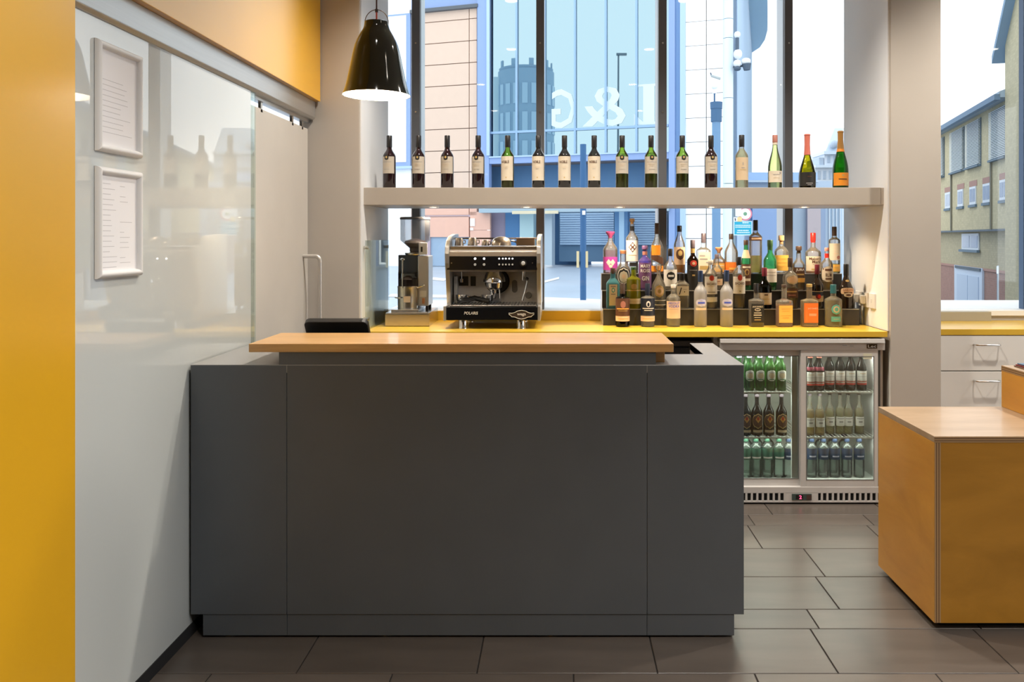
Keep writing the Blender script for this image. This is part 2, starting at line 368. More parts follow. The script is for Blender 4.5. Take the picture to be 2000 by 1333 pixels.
# ledge: front strip and the two side returns, one flat U-shaped top
YB = 3.612
u = [(xL, YC+.0003), (xR, YC+.0003), (xR, YB), (X(1348, 3.604), YB), (X(1348, 3.604), 3.268), (-1.10, 3.268), (-1.10, YB), (xL, YB)]
MB().prism(u, 'z', zt-.03, zt).build('ledge', grey_top_sheen, ct, .001)
box('side_panel', grey_lam, ct, X(1348, 3.604)+.002, xR-.001, YC+.03, YB-.002, zb, zt-.03)
box('side_panel', grey_lam, ct, xL, -1.104, YC+.03, YB-.002, zb, zt-.03)
box('inner_panel', P('inner_brown', (.16, .12, .10), .6), ct, X(1348, 3.604), X(1348, 3.604)+.002, 3.268, YB, .5, zt-.002)
box('inner_worktop', dark, ct, -1.10, X(1348, 3.604), 3.03, YB, .80, .82)
zr = Z(688, 2.99)
box('riser', grey_lam, ct, X(545, 2.997), X(1281, 2.997), 2.9965, 3.05, zt, zr-.0005)
bt = box('bar_top', oak, ct, -1.146, .4150, 2.990, 3.336, Z(688.5, 2.99), Z(672, 2.99), .0018)
tag(bt, 'pale oak bar top')
box('bracket', oak, ct, .30, .3905, 3.055, 3.10, zt, Z(688.5, 2.99), .001)
box('bracket', oak, ct, -1.0, -.9, 3.06, 3.10, zt, Z(688.5, 2.99), .001)

# tablet till behind the bar top, seen from the back
tl = thing('tablet_till', 'black tablet till leaning back behind the left end of the oak bar top', 'till', (X(660, 3.5), 3.5, .82))
tw = .268; xc = X(660, 3.45)
def slab(w_, h_, r, t):
    pts = []
    for cx_, cz_, a0 in ((w_/2-r, h_-r, 0), (-w_/2+r, h_-r, 90), (-w_/2+r, r, 180), (w_/2-r, r, 270)):
        for i in range(6): a = math.radians(a0+18*i); pts.append((cx_+r*math.cos(a), cz_+r*math.sin(a)))
    return MB().prism(pts, 'y', 0, t)
R = Matrix.Translation((xc-.004, 3.56, .93)) @ Matrix.Rotation(math.radians(36), 4, 'X')
o = slab(tw, .236, .022, .026).build('case', black_pl, tl, .003); o.matrix_basis = R
o = MB().cyl((.105, .014, .2355), (.105, .014, .237), .006, 12).build('socket', dark, tl); o.matrix_basis = R
o = MB().box(-.112, .112, .0255, .0275, .018, .21).build('screen', black_gl, tl); o.matrix_basis = R
MB().prism([(3.44, .82), (3.60, .82), (3.58, .835), (3.535, .96), (3.515, .95), (3.52, .835), (3.44, .835)], 'x', xc-.05, xc+.05).build('stand', black_pl, tl, .002)

# ------------------------------------------------------------------ pendant lamp
YP = 3.24; k = YP/F; xp = X(735.5, YP)
pl = thing('pendant_lamp', 'glossy black bell pendant lamp with white inside hanging over the counter', 'lamp', (xp, YP, Z(186, YP)))
prof = [(65.5, 187), (64.5, 184.5), (62, 178), (59.5, 170), (56.5, 158), (52.8, 140), (49.5, 124), (46.8, 110), (44.4, 100), (41.5, 89), (38, 80), (33.5, 71), (29.5, 64), (26.5, 59), (24.6, 54.5), (23.6, 50), (23.2, 46), (22.8, 43.5), (20, 42.3)]
outer = [(r*k, Z(py, YP)) for r, py in prof]
MB().lathe(outer, xp, YP, 0, 48, cap0=False).build('shade', P('pendant_black', (.010, .012, .008), .10, coat=.5), pl, smooth=True)
inner = [(r-.0022, z+.0012) for r, z in outer[:-3]]
MB().lathe(inner, xp, YP, 0, 48, cap0=False).build('shade_lining', P('lamp_white', (.92, .91, .88), .5), pl, smooth=True)
MB().sphere((xp, YP, Z(118, YP)), .035, 16, 10).build('bulb', P('bulb_glow', (1, 1, 1), .4, emit=(1, .88, .70), estr=14), pl, smooth=True)
lp = [(xp+23*k*math.cos(a), YP, Z(45, YP)+26*k*math.sin(a)) for a in [math.pi*i/16 for i in range(17)]]
lp = [(xp+23*k, YP, Z(50, YP))]+lp+[(xp-23*k, YP, Z(50, YP))]
MB().tube(lp, .0016, 6).build('loop', P('loop_bronze', (.18, .13, .10), .35, metal=.8), pl, smooth=True)
MB().cyl((xp, YP, Z(24, YP)), (xp, YP, Z(18, YP)), .006, 12).build('ferrule', P('ferrule_dark', (.05, .03, .03), .5), pl)
MB().cyl((xp, YP, Z(43, YP)), (xp, YP, Z(24, YP)), .0032, 8).build('flex', P('red_flex', (.65, .08, .05), .6), pl)
MB().cyl((xp, YP, Z(20, YP)), (xp, YP, 3.4), .003, 8).build('cable', P('dark_red_flex', (.05, .012, .014), .6), pl)
lamp('pendant_light', 'POINT', (xp, YP, Z(150, YP)), 6, (1, .86, .68), .04)

# ------------------------------------------------------------------ picture frames on the glass wall
for nm, zt_, zb_, lb in (('', 2.064, 1.732, 'upper silver snap frame holding a white notice on the glass wall'), ('', 1.688, 1.353, 'lower silver snap frame holding a printed notice on the glass wall')):
    y0, y1 = 2.39, 2.645; fw = .023
    t = thing('notice_frame', lb, 'frame', (-1.36, (y0+y1)/2, zb_), 'silver notice frames')
    def rail(pa, pb, ax):
        pr = [(0, 0)]+[(.016*math.sin(math.pi*i/8), fw*(.5-.5*math.cos(math.pi*i/8))) for i in range(1, 8)]+[(0, fw)]
        return pr
    fm = P('frame_silver', (.78, .77, .76), .42, metal=.0)
    mb = MB(); pr = rail(0, 0, 0); n = len(pr)
    corners = [(y0, zb_), (y1, zb_), (y1, zt_), (y0, zt_)]; dirs = [(1, 1), (-1, 1), (-1, -1), (1, -1)]
    for i in range(4):
        a, da, b, db = corners[i], dirs[i], corners[(i+1) % 4], dirs[(i+1) % 4]
        va = [(-1.3685+h, a[0]+da[0]*q, a[1]+da[1]*q) for h, q in pr]; vb = [(-1.3685+h, b[0]+db[0]*q, b[1]+db[1]*q) for h, q in pr]
        MB().add(va+vb, [(j, j+1, n+j+1, n+j) for j in range(n-1)]+[tuple(range(n)), tuple(range(2*n-1, n-1, -1))]).build('rail', fm, t, smooth=True)
    nt_ = box('notice', paper, t, -1.3688, -1.3665, y0+fw-.003, y1-fw+.003, zb_+fw-.003, zt_-fw+.003)
    mb = MB(); rr = random.Random(3 if zt_ > 2 else 8)
    for i in range(15 if zt_ > 2 else 17):
        z = zt_-.05-.0158*i
        if zt_ > 2:
            if i < 4: continue
            mb.box(-1.3666, -1.3662, y0+.035, y0+.035+.10+.07*rr.random(), z, z+.0012)
        else:
            mb.box(-1.3666, -1.3662, y0+.04, y0+.04+.03+.05*rr.random(), z, z+.0014)
            if rr.random() > .3: mb.box(-1.3666, -1.3662, y0+.135, y0+.135+.02+.055*rr.random(), z-.004, z-.0026)
    mb.build('print', P('faint_print', (.50, .49, .51), .8), nt_)

# ------------------------------------------------------------------ back counter, upstand and under-counter units
YB0 = 4.50; zc = Z(648, 4.50); zu = Z(659, 4.50)
bc = thing('back_counter', 'yellow laminate back counter with upstand under the bar window', 'counter', (.3, 4.8, zc))
box('worktop', yellow_lam, bc, -1.104, X(1733.5, 4.5), YB0, 5.115, zu, zc, .0012)
box('upstand', yellow_lam, bc, -1.104, 1.814, 5.1155, 5.129, zc, Z(607.5, 5.115), .001)
cb = thing('under_counter_unit', 'dark under-counter unit beneath the yellow counter left of the fridge', 'cabinet', (-.1, 4.8, 0))
box('carcass', dark, cb, -1.10, X(1392, 4.56), 4.60, 5.1, .02, zu-.03)
box('top_rail', P('charcoal_metal', (.05, .045, .043), .4), cb, -1.10, X(1392, 4.56), 4.585, 4.60, zu-.06, zu-.033)
for i in range(3): box('door', black_pl, cb, -1.09+.655*i, -.445+.655*i, 4.582, 4.60, .08, zu-.07, .002)
box('end_panel', alu_grey, cb, X(1394, 4.56), X(1402, 4.56), 4.56, 5.1, .02, zu-.004)

# ------------------------------------------------------------------ bottle fridge
YF = 4.504
fr = thing('bottle_fridge', 'silver double-door bottle fridge under the right end of the yellow counter', 'fridge', (1.335, 4.75, 0))
xa, xb = X(1406, YF), X(1728.5, YF); z1 = Z(662, YF)
fin = P('fridge_lining', (.62, .64, .60), .5)
box('side_panel', alu_grey, fr, xa, xa+.02, YF+.03, 5.05, .012, z1-.01)
box('side_panel', alu_grey, fr, xb-.02, xb, YF+.03, 5.05, .012, z1-.01)
box('back_panel', fin, fr, xa+.02, xb-.02, 5.03, 5.05, .05, z1-.02)
box('base_panel', fin, fr, xa+.02, xb-.02, YF+.06, 5.03, .09, .117)
box('roof_panel', fin, fr, xa+.02, xb-.02, YF+.06, 5.03, z1-.075, z1-.02)
MB().prism([(YF-.012, Z(670, YF)), (YF-.004, z1), (5.05, z1), (5.05, z1-.02), (YF+.02, Z(670, YF))], 'x', xa, xb-.003).build('lid', P('fridge_lid', (.46, .44, .42), .4, metal=.2), fr, .001)
hdp = box('header', alu_grey, fr, xa, xb, YF, YF+.05, Z(684.5, YF), Z(670.5, YF), .001)
bd = box('badge', black_gl, fr, X(1693, YF), X(1713, YF), YF-.0025, YF, Z(681, YF), Z(672.5, YF))
flat_text(MB(), 'Lec', X(1703, YF), YF-.0028, Z(676.6, YF), .046, .016, .01).build('lettering', white_pl, bd)
st = box('rating_sticker', P('sticker_pale', (.58, .56, .52), .6), fr, X(1643, YF), X(1669, YF), YF-.0012, YF, Z(679.5, YF), Z(673, YF))
MB().box(X(1645, YF), X(1654, YF), YF-.0015, YF-.0012, Z(676, YF), Z(674.5, YF)).box(X(1659, YF), X(1667, YF), YF-.0015, YF-.0012, Z(677, YF), Z(675.5, YF)).build('print', ink_grey, st)
box('bottom_rail', alu_grey, fr, xa, xb, YF, YF+.05, Z(963, YF), Z(952, YF), .001)
gr = box('grille', P('grille_black', (.004, .004, .004), .8), fr, xa+.004, xb-.004, YF+.012, YF+.03, Z(979, YF)-.004, Z(963, YF))
gm = MB(); zg0, zg1 = Z(979, YF), Z(963.5, YF)
xs_ = [1455+10.72*i-43 for i in range(13)]
box('grille_bar', alu_grey, fr, xa, xb, YF, YF+.012, .010, zg0, .0005)
box('grille_bar', alu_grey, fr, xa, xb, YF, YF+.012, Z(963.8, YF), Z(963, YF))
sl = MB().box(-.0055, .0055, 0, .012, zg0, zg1).mesh('slat', alu_grey)
for px in [1415+10.72*i for i in range(12)]+[1605.5+10.72*i for i in range(11)]:
    o = bpy.data.objects.new('slat', sl); COL.objects.link(o); o.location = (X(px, YF), YF, 0); att(o, fr)
box('control_plate', alu_grey, fr, X(1535, YF), X(1598, YF), YF, YF+.012, zg0, zg1)
dp = box('display', P('display_green', (.05, .075, .07), .25), fr, X(1546.5, YF), X(1585, YF), YF-.004, YF, Z(977.5, YF), Z(965, YF), .001)
box('display_window', black_gl, dp, X(1554, YF), X(1568, YF), YF-.0046, YF-.004, Z(975.5, YF), Z(967, YF))
flat_text(MB(), '2', X(1563, YF), YF-.005, Z(971.2, YF), .014, .02, .02).build('digits', P('red_digits', (.2, 0, .02), .5, emit=(1, .08, .2), estr=1.6), dp)
box('display_switch', P('display_brown', (.07, .035, .03), .4), dp, X(1575, YF), X(1584, YF), YF-.0046, YF-.004, Z(976, YF), Z(967, YF))
# shelves of wire, LED tube, price strips
for zs in (.609, .3555):
    sh = MB()
    sh.box(xa+.02, xb-.02, 4.578, 4.583, zs-.010, zs-.001).box(xa+.02, xb-.02, 4.99, 4.995, zs-.008, zs-.001)
    n = 40
    for i in range(n): x = xa+.03+(xb-xa-.06)*i/(n-1); sh.box(x-.0012, x+.0012, 4.583, 4.99, zs-.004, zs-.0005)
    sh.build('wire_shelf', P('wire_white', (.75, .75, .70), .4), fr)
led = box('light_tube', P('led_white', (1, 1, 1), .5, emit=(.96, 1, .92), estr=6), fr, xa+.05, xb-.05, 4.59, 4.605, z1-.085, z1-.077)
lamp('fridge_light', 'AREA', ((xa+xb)/2, 4.62, z1-.09), 2.6, (.97, 1, .92), .85, (math.radians(-14), 0, 0), .04)
for zz in (.60, .345): lamp('fridge_shelf_light', 'AREA', ((xa+xb)/2, 4.60, zz-.004), 1.0, (.97, 1, .92), .85, (math.radians(-18), 0, 0), .03)
# sliding doors
fgl = G('fridge_glass', (.90, .93, .90), (.7, .78, .74), fr=.9, scatter=.02, scatter_col=(.5, .5, .46))  # thin grey haze mixed in to stand for reflections on the pane
def fdoor(x0, x1, yy, lst, rst):
    za, zb2 = Z(684.5, YF), Z(952, YF)
    d = MB().box(x0, x1, yy, yy+.018, za-.034, za).build('door', alu_grey, fr, .001)
    d2 = [box('stile', alu_grey, d, x0, x0+lst, yy, yy+.018, zb2, za-.034, .001), box('stile', alu_grey, d, x1-rst, x1, yy, yy+.018, zb2, za-.034, .001),
          box('bottom_rail', alu_grey, d, x0+lst, x1-rst, yy, yy+.018, zb2, zb2+.038, .001),
          box('pane', fgl, d, x0+lst, x1-rst, yy+.006, yy+.010, zb2+.038, za-.034)]
    gk = MB(); t = .004
    gk.box(x0+lst, x1-rst, yy-.001, yy, za-.034-t, za-.034).box(x0+lst, x1-rst, yy-.001, yy, zb2+.038, zb2+.038+t).box(x0+lst, x0+lst+t, yy-.001, yy, zb2+.038, za-.034).box(x1-rst-t, x1-rst, yy-.001, yy, zb2+.038, za-.034)
    gk.build('gasket', P('gasket', (.16, .16, .155), .5), d)
    return d
dL = fdoor(xa+.004, X(1568, 4.53), 4.530, .03, .022)
dR = fdoor(X(1564, 4.506), X(1715, 4.506), 4.506, .030, .022)
box('handle_recess', P('handle_dark', (.05, .05, .045), .4), dR, X(1713.5, YF), X(1720, YF), YF+.004, YF+.02, Z(951, YF), Z(682, YF))
box('sticker', P('sticker_cream', (.62, .60, .45), .6), dR, X(1686, 4.506), X(1703, 4.506), 4.5055, 4.507, Z(702, 4.506), Z(691, 4.506))
box('door_edge', P('edge_white', (.66, .68, .64), .4), fr, X(1546, 4.556), X(1561, 4.556), 4.552, 4.566, Z(940, 4.55), Z(694, 4.55))

# ------------------------------------------------------------------ wall shelf with recessed spots
YS = 4.57
sm = P('shelf_taupe', (.44, .39, .335), .5, var=.02)
sh = thing('wall_shelf', 'thick taupe floating shelf across the window holding the wine bottles', 'shelf', (.35, 4.9, 1.66))
zs0, zs1 = Z(400.5, YS), Z(366.5, YS)
box('board', sm, sh, X(709, YS), X(1720, YS), YS, 5.14, zs0, zs1, .0015)
box('end_block', P('shelf_taupe_dark', (.42, .36, .30), .5), sh, X(1720.4, YS), X(1728, YS), YS+.004, 5.14, zs0+.002, zs1-.001, .001)
for px in (847, 1028, 1210, 1390, 1571):
    x = X(px, 4.87)
    t = thing('shelf_spotlight', {847: 'small round spotlight under the shelf above the coffee grinder', 1028: 'small round spotlight under the shelf above the coffee machine', 1210: 'small round spotlight under the shelf above the left end of the spirits', 1390: 'small round spotlight under the shelf above the middle of the spirits', 1571: 'small round spotlight under the shelf nearest the right reveal'}[px], 'light', (x, 4.87, zs0), 'spotlights under the shelf')
    MB().lathe([(.024, zs0-.0005), (.030, zs0-.004), (.034, zs0-.0005)], x, 4.87, 0, 20, cap0=False, cap1=False).build('ring', dl_ring, t)
    MB().cyl((x, 4.87, zs0-.0004), (x, 4.87, zs0-.0025), .024, 20).build('lens', dl_lens, t)
    lamp('spot_lamp', 'SPOT', (0, 0, -.012), 11.0, (1, .80, .56), .02, spot=2.5, parent=t)

# ------------------------------------------------------------------ clear screen on the left reveal, sockets on the right reveal
gs = thing('glass_splash_panel', 'clear glass splash panel on standoffs against the left window reveal', 'panel', (-1.09, 4.85, zc))
box('sheet', screen_glass, gs, -1.088, -1.080, 4.53, 5.13, zc+.001, 1.462)
for y, z in ((4.57, 1.42), (5.09, 1.42), (4.57, 1.02), (5.09, 1.02)): MB().cyl((-1.1055, y, z), (-1.076, y, z), .010, 12).build('standoff', steel, gs)
for i, (y, lb) in enumerate(((4.95, 'white wall socket with plug nearest the spirit bottles'), (4.835, 'white wall socket with plug between two others on the right reveal'), (4.73, 'white wall socket nearest the pier on the right reveal'))):
    t = thing('wall_socket', lb, 'socket', (1.816, y, 1.06), 'wall sockets by the spirits')
    box('plate', white_pl, t, 1.806, 1.816, y-.043, y+.043, 1.065, 1.152, .002)
    if i < 2:
        box('plug', white_pl, t, 1.775, 1.806, y-.022, y+.022, 1.085, 1.135, .005)
        MB().tube([(1.785, y, 1.085), (1.785, y, 1.05), (1.795, y+.01, 1.0), (1.80, y+.02, .962)], .0035, 6).build('flex', P('flex_grey', (.25, .25, .26), .5), t)
    else: box('switch', P('switch_white', (.62, .61, .6), .4), t, 1.803, 1.806, y-.008, y+.008, 1.1, 1.12, .001)

# ------------------------------------------------------------------ right-hand counter with drawers
YD = 4.63; zd = Z(643.5, YD); zd0 = Z(655, YD); xd = 2.108
rc = thing('side_counter', 'yellow edged side counter beneath the right window beyond the pier', 'counter', (3.2, 4.9, zd))
box('worktop', yellow_lam, rc, xd, 4.9, YD, 5.128, zd0, zd, .0012)
box('box_upstand', P('beige_box', (.40, .37, .29), .5), rc, xd, X(1933, 5.10), 5.08, 5.125, zd, Z(609.5, 5.08), .001)
dwr = P('drawer_beige', (.80, .78, .74), .42, var=.02)
du = thing('drawer_unit', 'pale beige drawer unit with bar handles under the side counter', 'drawers', (2.9, 4.88, 0))
box('carcass', P('carcass_grey', (.2, .19, .18), .6), du, xd, 3.5, YD+.022, 5.12, .08, zd0-.001)
box('plinth', dark, du, xd, 3.5, YD+.06, 5.1, .0, .08)
for py0, py1 in ((656, 724.5), (726.5, 806), (808, 885), (887, 958)):
    d = box('drawer', dwr, du, xd+.002, 3.49, YD+.002, YD+.021, Z(py1, YD), Z(py0, YD), .0012)
    zh = Z(py0+17.5, YD) ; x0, x1 = X(1902, YD), X(1951, YD)
    MB().tube([(x0, YD+.002, zh), (x0+.004, YD-.022, zh), (x0+.014, YD-.028, zh), (x1-.014, YD-.028, zh), (x1-.004, YD-.022, zh), (x1, YD+.002, zh)], .0045, 8).build('handle', steel, d, smooth=True)

# ------------------------------------------------------------------ plywood units at the right
KY = 3.03*KS; x0 = 1.4005; zp0, zp1 = Z(1218, KY), Z(853, KY); yb = 3.59; x1 = 2.75
pb = thing('plywood_plinth', 'honey coloured plywood box unit standing on the floor at the right', 'display unit', (2.0, 3.3, 0))
def lam(name, parent, ax, x0_, x1_, y0_, y1_, z0_, z1_):
    """edge of a sheet of plywood as five glued layers"""
    n = 5
    for i in range(n):
        f0, f1 = i/n, (i+1)/n; m = ply_dk if i % 2 else ply_lt
        if ax == 'x': box('layer', m, parent, x0_+(x1_-x0_)*f0, x0_+(x1_-x0_)*f1, y0_, y1_, z0_, z1_)
        else: box('layer', m, parent, x0_, x1_, y0_, y1_, z0_+(z1_-z0_)*f0, z0_+(z1_-z0_)*f1)
t_ = .024
sp = box('side_panel', ply, pb, x0, x0+t_, KY+.001, yb, zp0, zp1-t_, .0015)
lam('layer', sp, 'x', x0+.001, x0+t_, KY, KY+.002, zp0+.001, zp1-t_)
tp = box('top_panel', ply_top_sheen, pb, x0, x1, KY+.001, yb, zp1-t_+.0005, zp1, .0015)
lam('layer', tp, 'z', x0+.001, x1, KY, KY+.002, zp1-t_+.001, zp1-.001)
box('front_panel', wood('plywood_front_shaded', (.31, .140, .012), (.43, .20, .022), 2.0, (1.1, 1.1, 3.2), .4, .1), pb, x0+t_, x1, KY+.0015, KY+.02, zp0, zp1-t_)  # front colour darkened for the shade on this face
box('back_panel', ply, pb, x0+t_, x1, yb-.02, yb, zp0, zp1-t_)
box('plinth', dark, pb, x0+.04, x1, KY+.05, yb-.04, 0, zp0)
ub = thing('plywood_upstand', 'smaller plywood box standing on the plywood unit at the right edge', 'display unit', (2.3, 3.3, zp1))
ux = X(1956, yb); uz = Z(714, yb)
box('side_panel', ply, ub, ux, ux+t_, KY+.01, yb, zp1+.0005, uz-t_, .001)
us = box('top_panel', ply_top_sheen, ub, ux, x1, KY+.01, yb, uz-t_, uz, .001)
lam('layer', us, 'z', ux-.0008, ux+.001, KY+.01, yb, uz-t_+.001, uz-.001)
box('front_panel', ply, ub, ux+t_, x1, KY+.01, KY+.03, zp1+.0005, uz-t_); box('back_panel', ply, ub, ux+t_, x1, yb-.02, yb, zp1+.0005, uz-t_)
mn = thing('menu_folder', 'thin dark blue menu folders lying on the smaller plywood box', 'menu', (2.05, 3.45, uz))
for i in range(3):
    o = MB().box(-.0, .24, -.30, 0, 0, .005).build('folder', [P('menu_blue', (.10, .16, .25), .3), P('menu_red', (.20, .03, .03), .5), P('menu_brown', (.16, .08, .05), .5)][2-i], mn, .001)
    att(o, mn); o.location = (ux+.035+.004*i, yb-.035-.006*i, uz+.0006+.0056*i); o.rotation_euler = (0, 0, math.radians(-2+3*i))
# ------------------------------------------------------------------ espresso machine
cm = thing('espresso_machine', 'single-group steel espresso machine with black control band on the yellow counter', 'coffee machine', (-.39, 4.85, zc))
mx0, mx1 = -.660, -.113; YM = 4.65
prof = [(4.72, 1.076), (4.72, 1.10), (4.700, 1.16), (4.668, 1.255), (4.640, 1.33), (4.632, 1.385), (4.645, 1.425), (4.69, 1.46), (4.78, 1.485), (4.92, 1.497), (5.08, 1.500), (5.08, 1.076)]
side_m = P('machine_side', (.62, .60, .56), .3, metal=.75)
for a in (mx0, mx1-.024): MB().prism(prof, 'x', a, a+.024).build('side_panel', side_m, cm, .003)
# base with black fascia
zb0, zb1 = Z(626.5, 4.62), Z(600, 4.62)
box('base', steel, cm, mx0+.024, mx1-.024, 4.645, 5.08, zb0, zb1, .002)
fa = box('fascia', black_gl, cm, X(871.5, 4.62), X(1050, 4.62), 4.620, 4.645, zb0+.001, zb1-.001, .002)
for a, b in ((866, 871.3), (1050.2, 1055.5)): box('base_corner', side_m, cm, X(a, 4.62), X(b, 4.62), 4.618, 5.06, zb0-.002, zb1+.004, .002)
mb = MB(); flat_text(mb, 'POLARIS', X(920, 4.62), 4.6194, Z(612, 4.62), .079, .0165, .012, shear=.15); mb.build('lettering', P('badge_silver', (.66, .63, .58), .4), fa)
# winged badge
wc, wz = X(1018.5, 4.62), Z(615, 4.62)
half = [(.0, .0245), (.022, .021), (.038, .012), (.054, .008), (.072, .009), (.070, .0), (.062, -.003), (.056, -.012), (.036, -.014), (.018, -.022), (.0, -.0255)]
loop = half+[(-x, z) for x, z in half[-2:0:-1]]
pts = [(wc+x, 4.6190, wz+z) for x, z in loop]; pts.append(pts[0])
MB().tube(pts, .0016, 6).build('badge_rim', P('badge_silver', None), fa)
MB().prism([(wc+x*.96, wz+z*.94) for x, z in loop], 'y', 4.6192, 4.6198).build('badge', P('badge_brown', (.035, .022, .016), .4), fa)
mb = MB(); flat_text(mb, 'wega', wc, 4.6188, wz-.001, .050, .017, .015); mb.build('lettering', P('badge_silver', None), fa)
for px in (904.5, 1017.5):
    for yy in (4.655, 5.03): MB().lathe([(.026, zc), (.026, zc+.006), (.0245, zc+.008), (.0245, zb0)], X(px, 4.655), yy, 0, 20).build('foot', chrome, cm, smooth=True)
# drip tray with slats
box('drip_tray', steel, cm, mx0+.026, mx1-.026, 4.64, 4.85, zb1, zb1+.008, .002)
g = MB()
for i in range(26): x = mx0+.04+i*.0186; g.box(x, x+.006, 4.66, 4.91, zb1+.008, zb1+.011)
tag(g.build('tray_grid', P('tray_dark', (.14, .13, .12), .35, metal=.8), cm))
# backsplash and group box
bs = P('backsplash_steel', (.86, .83, .80), .36, metal=.0, var=.05, vscale=30, stretch=(1, 1, 8))
box('backsplash', bs, cm, mx0+.024, mx1-.024, 4.85, 4.86, zb1+.008, Z(528, 4.70))
box('backsplash_return', bs, cm, mx0+.030, mx0+.050, 4.80, 4.85, zb1+.008, Z(540, 4.80), .002)
box('hood', P('hood_grey', (.26, .25, .24), .4, metal=.6), cm, mx0+.024, mx1-.024, 4.665, 4.85, Z(531, YM), Z(527, YM))
cb_ = box('control_band', black_gl, cm, X(873, YM), X(1049, YM), YM, YM+.03, Z(527.5, YM), Z(501, YM), .001)
box('body', steel, cm, mx0+.024, mx1-.024, YM+.02, 5.07, Z(527, YM), 1.425)
MB().prism([(YM-.001, Z(501, YM)), (YM-.001, Z(492, YM)), (YM+.012, Z(488.5, YM)), (YM+.10, Z(484, YM+.1)), (5.06, 1.428), (5.06, Z(501, YM)), (YM+.02, Z(501, YM))], 'x', mx0+.0245, mx1-.0245).build('top_cover', P('machine_top', (.70, .64, .56), .3, metal=.8), cm, .001)
bt1 = P('button_ring', (.42, .42, .40), .4); bt2 = P('button_glow', (1, 1, 1), .4, emit=(1, 1, 1), estr=2.2)
for px in (928, 945.5, 975, 982, 988, 994.5, 1001):
    r = .0075 if px < 960 else .0052
    MB().cyl((X(px, YM), YM-.001, Z(517, YM)), (X(px, YM), YM-.004, Z(517, YM)), r, 14).build('button', bt1, cb_)
    MB().cyl((X(px, YM), YM-.0008, Z(505.5, YM)), (X(px, YM), YM-.003, Z(505.5, YM)), r*.85, 12).build('indicator', bt2, cb_)
MB().cyl((X(1022, YM), YM, Z(514.5, YM)), (X(1022, YM), YM-.008, Z(514.5, YM)), .020, 24).build('steam_dial', black_pl, cb_)
MB().lathe([(.012, 0), (.012, .012), (.008, .018)], 0, 0, 0, 18).build('steam_knob', P('knob_silver', (.6, .6, .58), .3, metal=.2), cb_, smooth=True).matrix_basis = Matrix.Translation((X(1022, YM), YM-.008, Z(514.5, YM))) @ Matrix.Rotation(math.pi/2, 4, 'X')
for px in (882, 1040): MB().cyl((X(px, YM), YM, Z(514, YM)), (X(px, YM), YM-.003, Z(514, YM)), .004, 10).build('screw', steel, cb_)
# group head
gx = X(965, 4.76)
MB().lathe([(.030, Z(566, 4.76)), (.046, Z(562, 4.76)), (.050, Z(553, 4.76)), (.066, Z(551, 4.76)), (.064, Z(545, 4.76)), (.056, Z(538, 4.76)), (.044, Z(532, 4.76)), (.040, Z(527, 4.76))], gx, 4.78, 0, 32).build('group_head', chrome, cm, smooth=True)
MB().lathe([(.060, 0), (.066, .004), (.060, .010)], 0, 0, 0, 28).build('group_ring', P('ring_dark', (.03, .028, .025), .3, metal=.6), cm, smooth=True).matrix_basis = Matrix.Translation((gx+.012, 4.845, Z(548, 4.92)))@Matrix.Rotation(math.pi/2, 4, 'X')@Matrix.Scale(1.12, 4)
MB().lathe([(.016, Z(584, 4.76)), (.020, Z(580, 4.76)), (.022, Z(566, 4.76))], gx-.006, 4.78, 0, 16).tube([(gx+.030, 4.78, Z(566, 4.76)), (gx+.034, 4.775, Z(578, 4.76)), (gx+.034, 4.775, Z(588, 4.76))], .005, 8).build('spout', chrome, cm, smooth=True)
# loose portafilters and tools lying on the tray
def porta(x, y, rot, lb):
    t = thing('portafilter', lb, 'portafilter', (x, y, zb1+.011), 'portafilters on the drip tray', rotz=rot, local=True)
    zz = .034
    o = MB().lathe([(.028, .012), (.034, .018), (.036, .044), (.038, .050), (.033, .050)], 0, 0, 0, 24).build('basket', chrome, None, smooth=True); o.parent = t
    o = MB().tube([(0, 0, .012), (0, -.006, .004), (0, -.014, .001)], .007, 8).build('spout', chrome, None, smooth=True); o.parent = t
    hpz = [(.036, 0, zz), (.07, 0, zz-.002), (.10, 0, zz-.010), (.14, 0, zz-.016), (.165, 0, zz-.020)]
    o = MB().tube(hpz[:2], .008, 10).build('neck', chrome, None, smooth=True); o.parent = t
    o = MB().tube(hpz[1:], .0145, 12).build('handle', black_pl, None, smooth=True); o.parent = t
porta(X(953, 4.80), 4.765, math.radians(-165), 'black handled portafilter lying in front of the group head')
porta(X(905, 4.82), 4.765, math.radians(-12), 'black handled portafilter lying at the left of the drip tray')
# inlets, steam wand, gauge
for a, b, c, d in ((896.5, 914.5, 540, 558.5), (919, 929, 540, 559)): box('recess_plate', black_pl, cm, X(a, 4.845), X(b, 4.845), 4.845, 4.851, Z(d, 4.845), Z(c, 4.845), .001)
MB().cyl((X(902, 4.82), 4.82, Z(530, 4.82)), (X(902, 4.82), 4.82, Z(545, 4.82)), .003, 8).cyl((X(902, 4.82), 4.82, Z(545, 4.82)), (X(902, 4.82), 4.82, Z(552, 4.82)), .011, 12, .009).build('water_tap', chrome, cm, smooth=True)
MB().cyl((X(1023, 4.75), 4.75, Z(530, 4.75)), (X(1022, 4.75), 4.75, Z(548, 4.75)), .011, 12, .008).tube([(X(1028, 4.75), 4.74, Z(543, 4.75)), (X(1030, 4.75), 4.74, Z(550, 4.75)), (X(1026, 4.75), 4.74, Z(568, 4.75)), (X(1020.5, 4.75), 4.735, Z(587, 4.75))], .0062, 8).build('steam_wand', chrome, cm, smooth=True)
MB().sphere((X(1029, 4.73), 4.725, Z(545, 4.73)), .011, 12, 8).build('wand_joint', black_pl, cm, smooth=True)
sl_ = [(X(1005, 4.845)+.016*math.cos(a), Z(559.5+(-7 if math.sin(a) > 0 else 7), 4.845)+.016*math.sin(a)) for a in [2*math.pi*i/20 for i in range(20)]]
